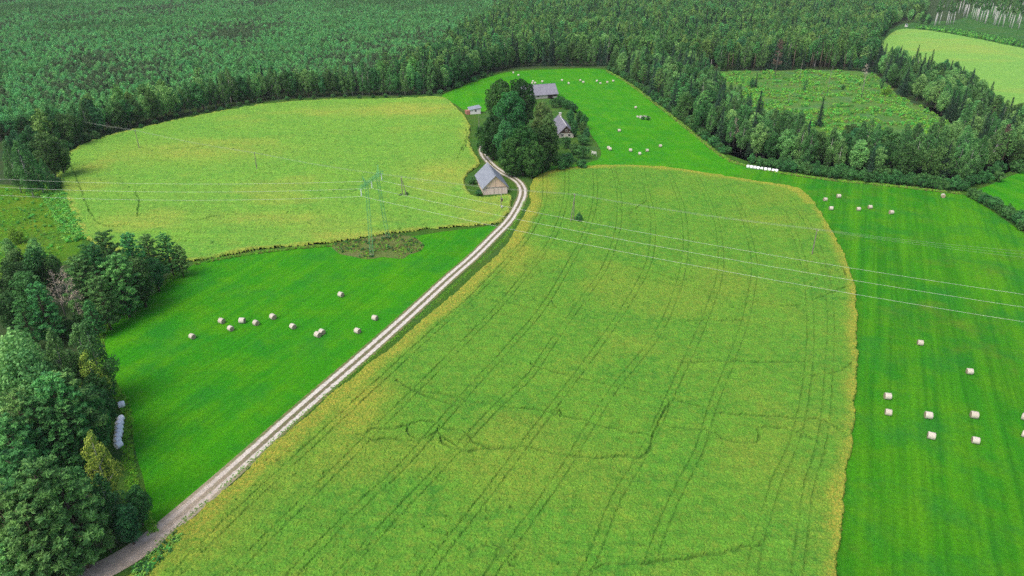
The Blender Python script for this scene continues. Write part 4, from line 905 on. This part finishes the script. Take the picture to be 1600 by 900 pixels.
he, hw = gable_building('farmhouse', *ridge_frame(G(873, 215.5), G(896, 215), (884, 199), (871.5, 180), 5.6), 23, 2.2, 5.6, M['plaster'], M['roofdark'], 'house with dark gable and white ridge half hidden by the big farm trees', 'house', .5, M['darkwood'])
win = MB().box((hw * .5, -.07, 3.5), (1.0, .08, 1.25)).build('window', M['plaster'], he); MB().box((hw * .5, -.125, 3.5), (.72, .03, .95)).build('pane', M['hole'], win); MB().box((hw * .5, -.15, 3.5), (.07, .03, .95)).build('glazing_bar', M['plaster'], win)
for x in (.24, .7):
    win = MB().box((hw * x, -.03, 1.3), (1.2, .08, 1.2)).build('window', M['whitepaint'], he); MB().box((hw * x, -.085, 1.3), (1.0, .03, 1.0)).build('pane', M['hole'], win); MB().box((hw * x, -.11, 1.3), (.06, .03, 1.0)).build('glazing_bar', M['whitepaint'], win)
MB().box((hw * .72, -.06, 2.9), (.3, .05, .3)).build('vent', M['whitepaint'], he)
MB().box((hw / 2, 11, 5.83), (.32, 21.6, .06)).build('ridge_flashing', M['whitepaint'], he)
ch = MB().box((hw / 2 + .1, 20.5, 6.1), (1.1, 1.1, 1.9)).build('chimney', M['plaster'], he); MB().box((hw / 2 + .1, 20.5, 7.12), (1.3, 1.3, .16)).build('chimney_cap', M['whitepaint'], ch)

# long farm building: ridge runs across the view
a, b = G(816, 156.5), G(871, 152.5); o_, lw, rz = frame2(a, b); le = empty('cowshed', o_, rz); tag(le, 'long farm building with weathered grey roof behind the big trees', 'barn')
D_, ev, rg_ = 10.5, 2.7, 7.2
wall_poly('front_wall', [(0, 0, -.2), (lw * .72, 0, -.2), (lw * .72, 0, ev), (0, 0, ev)], .2, M['plaster'], le)
wall_poly('back_wall', [(0, D_, -.2), (lw, D_, -.2), (lw, D_, ev), (0, D_, ev)], -.2, M['plaster'], le)
for x in (0, lw - .2):
    m = MB().add([(x, .2, -.2), (x, D_ - .2, -.2), (x, D_ - .2, ev), (x, D_ / 2, rg_ - .1), (x, .2, ev), (x + .2, .2, -.2), (x + .2, D_ - .2, -.2), (x + .2, D_ - .2, ev), (x + .2, D_ / 2, rg_ - .1), (x + .2, .2, ev)], [[0, 4, 3, 2, 1], [5, 6, 7, 8, 9], [0, 1, 6, 5], [1, 2, 7, 6], [2, 3, 8, 7], [3, 4, 9, 8], [4, 0, 5, 9]]); m.build('end_wall', M['timber'], le)
sl = (rg_ - ev) / (D_ / 2)
for s, y0 in ((-1, 0), (1, D_)):
    yo = y0 + s * .7; n = Vector((0, s * sl, 1)).normalized() * .15; V = []
    for x in (-.5, lw + .5):
        V += [Vector((x, D_ / 2, rg_)), Vector((x, yo, ev - .7 * sl)), Vector((x, yo, ev - .7 * sl)) + n, Vector((x, D_ / 2, rg_)) + n]
    r = MB().add(V, [[0, 1, 2, 3], [7, 6, 5, 4], [0, 4, 5, 1], [1, 5, 6, 2], [2, 6, 7, 3], [3, 7, 4, 0]]).build('roof_slope', M['roofdark'], le); bm = bmesh.new(); bm.from_mesh(r.data); bmesh.ops.recalc_face_normals(bm, faces=bm.faces[:]); bm.to_mesh(r.data); bm.free()
MB().box((lw / 2, D_ / 2, rg_ + .16), (lw + 1.05, .4, .12)).build('ridge_cap', M['roofgrey'], le)
for x in (.30, .45): w_ = MB().box((lw * x, -.03, 1.6), (1.3, .1, .9)).build('window', M['timber'], le); MB().box((lw * x, -.09, 1.6), (1.1, .04, .7)).build('pane', M['hole'], w_)
MB().box((lw * .86, .6, 1.2), (lw * .27, .12, 2.6)).build('bay_shade_panel', M['darkwood'], le)  # dark-coloured panel stands in for the shade inside the open bay
for x in (.735, .86, .985): MB().box((lw * x, .05, 1.25), (.22, .22, 2.9)).build('post', M['timber'], le)
MB().box((lw * .93, .1, .45), (lw * .12, .1, .9)).build('low_wall', M['plaster'], le)
px_ = MB().box((lw * .12, -1.7, 1.0), (lw * .2, 3.2, 2.0)).build('porch', M['plaster'], le); MB().box((lw * .12, -1.75, 2.28), (lw * .22, 3.7, .14), M=Matrix.Rotation(.22, 3, 'X')).build('porch_roof', M['roofgrey'], px_)

o_, sw, rz = frame2(G(734.9, 178.9), G(751.2, 177.7)); se = empty('shed', o_, rz); tag(se, 'small white shed with grey lean-to roof and red brick end left of the farm', 'shed')
wall_poly('front_wall', [(0, 0, -.2), (sw, 0, -.2), (sw, 0, 3.1), (0, 0, 2.3)], .2, M['whitewall'], se)
wall_poly('back_wall', [(0, 4.5, -.2), (sw, 4.5, -.2), (sw, 4.5, 3.6), (0, 4.5, 2.8)], -.2, M['whitewall'], se)
MB().box((.1, 2.25, 1.1), (.2, 4.1, 2.6)).build('side_wall', M['whitewall'], se); MB().box((sw - .1, 2.25, 1.45), (.2, 4.1, 3.2)).build('side_wall', M['darkwood'], se)
tl = math.atan2(.8, sw); MB().box((sw / 2, 2.2, 3.06), (sw + .9, 5.3, .14), M=Matrix.Rotation(-tl, 3, 'Y') @ Matrix.Rotation(.1, 3, 'X')).build('roof', M['roofgrey'], se)
w_ = MB().box((sw * .52, -.03, 1.75), (1.05, .08, 1.0)).build('window', M['whitepaint'], se); MB().box((sw * .52, -.085, 1.75), (.85, .04, .8)).build('pane', M['hole'], w_)
MB().box((-1.1, 1.6, .95), (2.0, 3.4, 2.1)).build('brick_annex', M['redbrick'], se)
he2 = empty('hunting_hide', G(1415.5, 42.5), .2); tag(he2, 'small pale hut at the forest corner of the far field', 'hut')
MB().box((0, 0, 1.7), (2.0, 1.8, 2.6)).build('cabin', M['whitewall'], he2); MB().box((0, 0, 3.1), (2.5, 2.3, .16), M=Matrix.Rotation(.12, 3, 'X')).build('roof', M['roofgrey'], he2); MB().box((0, -.93, 2.1), (.8, .06, .6)).build('window', M['hole'], he2)
for x in (-.85, .85):
    for y in (-.75, .75): MB().box((x, y, .15), (.14, .14, .6)).build('leg', M['timber'], he2)
fr = empty('drying_rack', G(928, 243), -.9); tag(fr, 'small white rack with hanging cloths on the lawn by the meadow', 'drying rack')
for x in (-1.5, 1.5): MB().tube([(x, 0, -.1), (x, 0, 1.9)], .06, 6).build('post', M['whitepaint'], fr)
MB().tube([(-1.6, 0, 1.85), (1.6, 0, 1.85)], .04, 5).build('rail', M['whitepaint'], fr)
for x, w_, h_ in ((-.9, .8, 1.0), (.05, .7, 1.2), (.9, .6, .8)): MB().box((x, .02, 1.83 - h_ / 2), (w_, .05, h_)).build('cloth', M['whitepaint'], fr)
M['stone'] = plain('field_stone', (.30, .28, .25), (.50, .47, .43), 3, .9, .03)
st = empty('stone_heap', G(1003, 184)); tag(st, 'heap of pale stones with shrubs in the back meadow', 'stones')
for k in range(26):
    a_ = PR.random() * 6.28; r_ = 2.6 * PR.random() ** .6; s_ = PR.uniform(.35, .8); bm = bmesh.new(); bmesh.ops.create_icosphere(bm, subdivisions=1, radius=s_)
    for v in bm.verts: v.co *= PR.uniform(.75, 1.15)
    me = bpy.data.meshes.new('stone'); bm.to_mesh(me); bm.free(); me.materials.append(M['stone'])
    s2 = link('stone', me, st, (r_ * 1.7 * math.cos(a_), r_ * math.sin(a_), s_ * .35)); s2.scale.z = .7

# ------------------------------------------------------------------ bales
t = NT('net_wrapped_straw'); ff = t.noise(6, 5, .7, stretch=(4, 1, 1)); rn = t.n('ShaderNodeObjectInfo').outputs['Random']; t.color(t.mix(t.math('MULTIPLY', rn, .45), t.mix(t.ramp(ff, .3, .7), (.44, .41, .34), (.64, .61, .54)), (.40, .35, .26))); t.bump(ff, .5, .06); M['straw'] = t.m
t = NT('straw_end'); ff = t.noise(5, 5, .75); t.color(t.mix(t.ramp(ff, .3, .7), (.24, .19, .12), (.42, .35, .25))); t.bump(ff, .7, .08); M['strawend'] = t.m
t = NT('white_wrap_film'); ff = t.noise(3, 4, .6); t.color(t.mix(t.ramp(ff, .3, .7), (.82, .85, .89), (.92, .93, .95))); t.bs.inputs['Roughness'].default_value = .35; t.bs.inputs['Specular IOR Level'].default_value = .5; t.bump(ff, .35, .05); M['film'] = t.m
def roll_mesh(r, L, prof, seg=20, seed=0, amp=.015):
    rr = random.Random(seed); V, F = [], []
    for i, (x, k) in enumerate(prof):
        for j in range(seg):
            a = 2 * math.pi * j / seg; q = r * k * (1 + amp * math.sin(3 * a + seed + x * 4) + rr.uniform(-amp, amp) * .6)
            y, z = q * math.cos(a), q * math.sin(a); z = max(z, -r * .93)
            V.append((x * L / 2, y, z))
    for i in range(len(prof) - 1): F += [[i * seg + j, i * seg + (j + 1) % seg, (i + 1) * seg + (j + 1) % seg, (i + 1) * seg + j] for j in range(seg)]
    return V, F
PROF = [(-1, .93), (-.94, .99), (-.5, 1.0), (0, 1.012), (.5, 1.0), (.94, .99), (1, .93)]
RB, LB = .68, 1.22
rolls = []
for s_ in range(3):
    V, F = roll_mesh(RB, LB, PROF, 22, s_); me = MB().add(V, F).mesh('wrap', M['straw'], True); ends = []
    for sg in (-1, 1):
        m = MB(); ring = [(sg * LB / 2 * .995, RB * .925 * math.cos(q), max(-RB * .93, RB * .925 * math.sin(q))) for q in np.linspace(0, 2 * math.pi, 22, endpoint=False)]
        mid = [(sg * (LB / 2 - .03 + .05), RB * .5 * math.cos(q), RB * .5 * math.sin(q)) for q in np.linspace(0, 2 * math.pi, 22, endpoint=False)]
        V2 = ring + mid + [(sg * (LB / 2 + .01), 0, 0)]; F2 = [[j, (j + 1) % 22, 22 + (j + 1) % 22, 22 + j] for j in range(22)] + [[22 + j, 22 + (j + 1) % 22, 44] for j in range(22)]
        if sg < 0: F2 = [f[::-1] for f in F2]
        ends.append(m.add(V2, F2).mesh('straw_end', M['strawend'], True))
    bands = MB()
    for q in (-.6, -.2, .25, .62): bands.tube([(q * LB / 2 - .02, 0, 0), (q * LB / 2 + .02, 0, 0)], RB * 1.016, 22, False)
    rolls.append((me, ends))
def bale(x, y, ang, label, group):
    p = G(x, y); r = PR.choice(rolls); s = PR.uniform(.94, 1.06)
    e = empty('hay_bale', (p.x, p.y, RB * .91 * s + .02), math.radians(ang + PR.uniform(-7, 7)), s); tag(e, label, 'hay bale', group)
    link('wrap', r[0], e)
    for m in r[1]: link('straw_end', m, e)
gl, grr, gm2, gb = 'hay bales in the left meadow', 'hay bales in the near right meadow', 'hay bales at the head of the right meadow', 'hay bales in the back meadow'
for x, y, a_, lab in [(301, 529, -35, 'leftmost hay bale of the left meadow'), (347, 505, -35, 'hay bale second from left in the left meadow'), (361, 516.5, -30, 'browner hay bale just below the second from left, left meadow'), (379, 504.5, -5, 'hay bale seen side-on fourth from left in the left meadow'),
  (400.5, 508, -30, 'hay bale fifth from left in the left meadow'), (427, 498.5, -35, 'hay bale sixth from left, highest of the left meadow cluster'), (458, 513.5, -35, 'hay bale between the cluster and the touching pair, left meadow'), (497, 526.5, -35, 'front bale of the touching pair in the left meadow'),
  (503.5, 522, -35, 'rear bale of the touching pair in the left meadow'), (559, 520.5, -30, 'hay bale right of the touching pair in the left meadow'), (586, 500, -30, 'rightmost hay bale of the left meadow, close to the dirt road'), (533, 463.5, -30, 'single hay bale higher up the left meadow towards the pylon')]:
    bale(x, y, a_, lab, gl)
for x, y, a_, lab in [(1437, 539, -14, 'upper left hay bale of the near right meadow'), (1514, 584, -14, 'hay bale below and right of the top one, near right meadow'), (1386, 623, -12, 'upper of the two hay bales nearest the crop edge'), (1387, 648, -18, 'lower of the two hay bales nearest the crop edge'),
  (1449.5, 653, -18, 'hay bale in the middle row right of the pair by the crop edge'), (1521, 652.5, -12, 'upper right hay bale of the four in a square, near right meadow'), (1454, 685, -18, 'lower left hay bale of the four in a square, near right meadow'), (1523, 692, -14, 'lower right hay bale of the four in a square, near right meadow'),
  (1601, 656, -40, 'upper hay bale cut by the right edge'), (1601, 683, -40, 'lower hay bale cut by the right edge')]:
    bale(x, y, a_, lab, grr)
for x, y, a_, lab in [(1289, 314, 0, 'leftmost hay bale at the head of the right meadow'), (1310, 309, 0, 'uppermost hay bale left of centre at the head of the right meadow'), (1298, 328, 0, 'lower hay bale of the left three at the head of the right meadow'), (1341, 329, 0, 'hay bale left of a close pair below the long hedge'),
  (1359, 326, 0, 'right bale of the close pair below the long hedge'), (1392, 334.5, 0, 'lowest hay bale right of the close pair below the long hedge'), (1473, 308.5, 60, 'lone hay bale near the right end of the long hedge')]:
    bale(x, y, a_, lab, gm2)
for x, y, a_, lab in [(802, 115, 0, 'farthest left hay bale of the back meadow above the big trees'), (810, 119, 0, 'second farthest left hay bale above the big trees'), (832.6, 128.5, 0, 'upper bale of the trio touching the long grey roof'), (831.5, 131.5, 0, 'lower left bale of the trio by the long grey roof'),
  (836, 131, 0, 'lower right bale of the trio by the long grey roof'), (847.2, 129, 0, 'hay bale behind the middle of the long grey roof'), (878, 127, 0, 'hay bale behind the right end of the long building'), (888.4, 131.8, 0, 'hay bale slightly nearer, right of the long building'),
  (906.6, 127, 0, 'upper left of the paired bales at the middle of the back row'), (911.2, 130, 0, 'lower right of the paired bales at the middle of the back row'), (932.4, 128, 0, 'fourth hay bale from the right in the back row'), (938, 131.6, 0, 'third hay bale from the right in the back row'),
  (948.6, 130, 0, 'second hay bale from the right in the back row'), (958, 128, 0, 'rightmost hay bale of the back row'), (993, 169.5, 0, 'lone hay bale above the stone heap'), (967.5, 206, 0, 'lone hay bale between house yard and stone heap'),
  (950.6, 233, 0, 'upper bale of the touching pair next to the yard'), (953, 235, 0, 'lower bale of the touching pair next to the yard'), (985, 237, 0, 'left bale of three before the upper crop margin'), (999.4, 242, 0, 'nearest bale of three before the upper crop margin'),
  (1011, 237, 0, 'right bale of three before the upper crop margin'), (1031.5, 230, 0, 'hay bale farthest right in front of the shrub row')]:
    bale(x, y, a_, lab, gb)
WPROF = [(-1, .35), (-1, .8), (-.93, .93), (-.8, .985), (-.4, 1.0), (0, 1.01), (.4, 1.0), (.8, .985), (.93, .93), (1, .8), (1, .35)]
V, F = roll_mesh(.78, 1.45, WPROF, 22, 4, .02); n22 = len(V); F = F + [list(range(22))[::-1], list(range(n22 - 22, n22))]
wm = MB().add(V, F).mesh('wrapped_bale', M['film'], True)
def wrapped(x, y, ang, label, group, sx=1.0):
    p = G(x, y); o = link('wrapped_bale', wm, None, (p.x, p.y, .74)); o.rotation_euler = (0, 0, ang); k_ = PR.uniform(.93, 1.04); o.scale = (.80 * k_ * sx, .86 * k_, .86 * k_); o.location.z = .63; tag(o, label, 'wrapped bale', group)
A, B = G(1168.5, 263), G(1212, 269); rz = math.atan2(B.y - A.y, B.x - A.x); ordn = ['first', 'second', 'third', 'fourth', 'fifth', 'sixth', 'seventh', 'eighth', 'ninth']
for k, x in enumerate([1168.5, 1174, 1179.4, 1184.5, 1190, 1196, 1201.7, 1207.8, 1213]): wrapped(x, 262.4 + (x - 1168.5) * .152, rz, ordn[k] + ' white wrapped bale from the left in the row before the wood', 'white bales before the right wood')
for k, (x, y) in enumerate([(189.6, 658), (188.2, 665), (187.4, 672), (187, 679), (185.8, 685), (184.8, 691.5), (186.7, 699)]): wrapped(x, y, math.radians(62), ordn[k] + ' white wrapped bale from the far end of the left meadow row', 'white bales beside the left meadow')
wrapped(191, 636, math.radians(30), 'single white wrapped bale just beyond the left meadow row', 'white bales beside the left meadow')

# ------------------------------------------------------------------ power lines
M['green'] = plain('green_painted_steel', (.08, .32, .13), (.13, .42, .19), 3, .6)
M['porcelain'] = plain('white_insulator', (.70, .74, .74), (.82, .85, .85), 4, .3, 0, .5)
M['alu'] = plain('aluminium_cable', (.55, .57, .55), (.66, .68, .66), 4, .5, 0, .4)
M['thinwire'] = plain('thin_wire', (.30, .32, .30), (.42, .44, .42), 4, .5, 0, .4)
M['concrete'] = plain('concrete', (.32, .31, .29), (.46, .45, .42), 3, .9)
def lattice(mb, a, b, w0, w1, n, r=.05, side=None):
    a = Vector(a); b = Vector(b); d = (b - a).normalized(); u = (side - d * side.dot(d)).normalized() if side else d.orthogonal().normalized(); v = d.cross(u)
    def pt(t, k): w = (w0 + (w1 - w0) * t) / 2; return a + (b - a) * t + u * w * (1, 1, -1, -1)[k] + v * w * (1, -1, -1, 1)[k]
    for k in range(4): mb.tube([pt(0, k), pt(1, k)], r, 4, False)
    for i in range(n):
        t0, t1 = i / n, (i + 1) / n
        for k in range(4):
            k2 = (k + 1) % 4; mb.tube([pt(t0, k), pt(t1, k2)] if (i + k) % 2 else [pt(t0, k2), pt(t1, k)], r * .6, 4, False); mb.tube([pt(t1, k), pt(t1, k2)], r * .6, 4, False)
HA = 20.6
b1, b2 = G(580.9, 398.4), G(606, 371); t1, t2 = G(572.9, 289.7, HA), G(590, 278, HA); e1, e2 = G(562.5, 294.4, HA + .3), G(596.5, 269, HA + .3)
py = empty('pylon', (b1 + b2) / 2); tag(py, 'green lattice power pylon on two legs in the middle of the left fields', 'pylon'); O = py.location.copy(); sd = Vector((1, 0, 0))
for bb, tt, pk in ((b1, t1, G(566, 275.5, HA + 2.6)), (b2, t2, G(590.3, 257.6, HA + 3.2))):
    m = MB(); lattice(m, bb - O, tt - O, 1.0, .75, 14, .034, sd); ms = m.build('mast', M['green'], py)
    m = MB(); lattice(m, tt - O, (tt + (pk - tt) * 1.0) - O, .7, .12, 4, .035, sd); m.build('peak', M['green'], py)
    MB().box(bb - O + Vector((0, 0, .05)), (1.2, 1.2, .3)).build('footing', M['timber'], ms)
m = MB(); lattice(m, e1 - O, e2 - O, .8, .8, 10, .045, sd); m.build('crossarm', M['green'], py)
att = []
for f_ in (.03, .5, .97):
    p = e1 + (e2 - e1) * f_ - O; m = MB()
    for k in range(12): m.tube([p + Vector((0, 0, -.55 - k * .16)), p + Vector((0, 0, -.62 - k * .16))], [.17, .10], 8)
    m.tube([p + Vector((0, 0, -.3)), p + Vector((0, 0, -2.55))], .05, 5); m.build('insulator', M['porcelain'], py); att.append(p + O + Vector((0, 0, -2.55)))
CW = CAMH
for k, (yl, yr, lab) in enumerate([(305, 503, 'nearest of the three pale power cables'), (292.4, 480, 'middle one of the three pale power cables'), (279.6, 460, 'farthest of the three pale power cables')]):
    a = att[k]; pts = []
    for sgn, (qx, qy, hq) in ((-1, (0, yl, 12.0)), (1, (1600, yr, 11.0))):
        e = G(qx, qy, hq); d = Vector((e.x - a.x, e.y - a.y, 0)); s1 = .47; seg = []
        sag = (a.z - hq) / (4 * s1 * (1 - s1))
        for i in range(41):
            s = i / 40; q = a + d * (s / s1); q.z = a.z - 4 * sag * s * (1 - s); seg.append(q)
        pts = seg[::-1] if sgn < 0 else pts + seg[1:]
    o = MB().tube(pts, .024, 5).build('power_cable', M['alu']); tag(o, lab + ' hanging from the green pylon', 'cable', 'power cables')
def pole(x, y, ytop, kind, label):
    b = G(x, y); lo, hi = 1, 30
    for _ in range(40):
        mh = (lo + hi) / 2; lo, hi = (mh, hi) if PX(b.x, b.y, mh)[1] > ytop else (lo, mh)
    h = lo; e = empty('utility_pole', b, .25); tag(e, label, 'pole', 'wooden poles'); MB().tube([(0, 0, -.3), (0, 0, h)], [.17, .11], 8).build('post', M['timber'], e)
    if kind in 'AT': MB().tube([(1.6 if kind == 'A' else -1.4, -.8, -.2), (.05, 0, h * .93)], [.15, .1], 8).build('brace', M['timber'], e)
    if kind != 'S':
        ca = MB().box((0, 0, h - .35), (.12, 1.5, .12)).build('crossarm', M['timber'], e)
        for k in (-.65, 0, .65): MB().tube([(0, k, h - .29), (0, k, h - .05)], [.05, .04], 6).build('insulator', M['porcelain'], ca)
    if kind == 'X':
        tb = MB().box((.35, 0, h * .62), (.5, .7, .9)).build('transformer', M['darkwood'], e)
        for k in (-.2, .2): MB().tube([(.35, k, h * .62 + .45), (.35, k, h * .62 + .8)], .05, 6).build('bushing', M['porcelain'], tb)
        MB().box((.2, 0, h * .22), (.45, .4, .7)).build('meter_box', M['whitepaint'], e)
    return [b + Vector((math.cos(.25) * 0 - math.sin(.25) * k, math.cos(.25) * k, h - .05)) for k in (-.65, 0, .65)]
q1 = pole(218, 233, 203, 'P', 'thin pole farthest left in the left field'); q2 = pole(402, 267, 238, 'P', 'thin pole in the middle of the left field'); q3 = pole(629, 307.5, 275.5, 'A', 'two-legged pole right of the green pylon')
q4 = pole(783, 328, 303, 'X', 'pole with transformer box in front of the barn'); q5 = pole(896, 347, 303, 'T', 'braced pole in the crop field with a shrub at its foot'); q6 = pole(1268, 401, 358, 'P', 'thin pole near the right edge of the crop field')
q7 = pole(748.5, 199, 181, 'S', 'short pole between small shed and big farm trees')
q0 = [v + (v - w) * .75 for v, w in zip(q1, q2)]; qe = [G(1720, 408 + 6 * k, 8.2) for k in (1, 0, -1)]
for k, lab in enumerate(['nearest', 'middle', 'farthest']):
    run = []; st_ = [q0[k], q1[k], q2[k], q3[k], q5[k], q6[k], qe[k]]
    for a, b in zip(st_[:-1], st_[1:]):
        for i in range(16): s = i / 16; v = a.lerp(b, s); v.z -= 4 * .7 * s * (1 - s); run.append(v)
    run.append(st_[-1]); tag(MB().tube(run, .016, 4).build('thin_cable', M['thinwire']), lab + ' of the thin wires strung along the wooden poles', 'cable', 'thin wires')
a, b = q3[1], q4[1]; run = [a.lerp(b, i / 20) - Vector((0, 0, 4 * .6 * (i / 20) * (1 - i / 20))) for i in range(21)]
tag(MB().tube(run, .016, 4).build('thin_cable', M['thinwire']), 'thin wire from the two-legged pole to the transformer pole', 'cable')

# ------------------------------------------------------------------ haze: even pale air round the whole place
hz = bpy.data.materials.new('haze_air'); hz.use_nodes = True; nt = hz.node_tree; nt.nodes.clear()
ho = nt.nodes.new('ShaderNodeOutputMaterial'); pv = nt.nodes.new('ShaderNodeVolumePrincipled'); pv.inputs['Color'].default_value = (.80, .90, .92, 1); pv.inputs['Density'].default_value = .00006
nt.links.new(pv.outputs[0], ho.inputs['Volume'])
tag(MB().box((0, 2300, 44), (6040, 5440, 90)).build('haze', hz), kind='stuff')
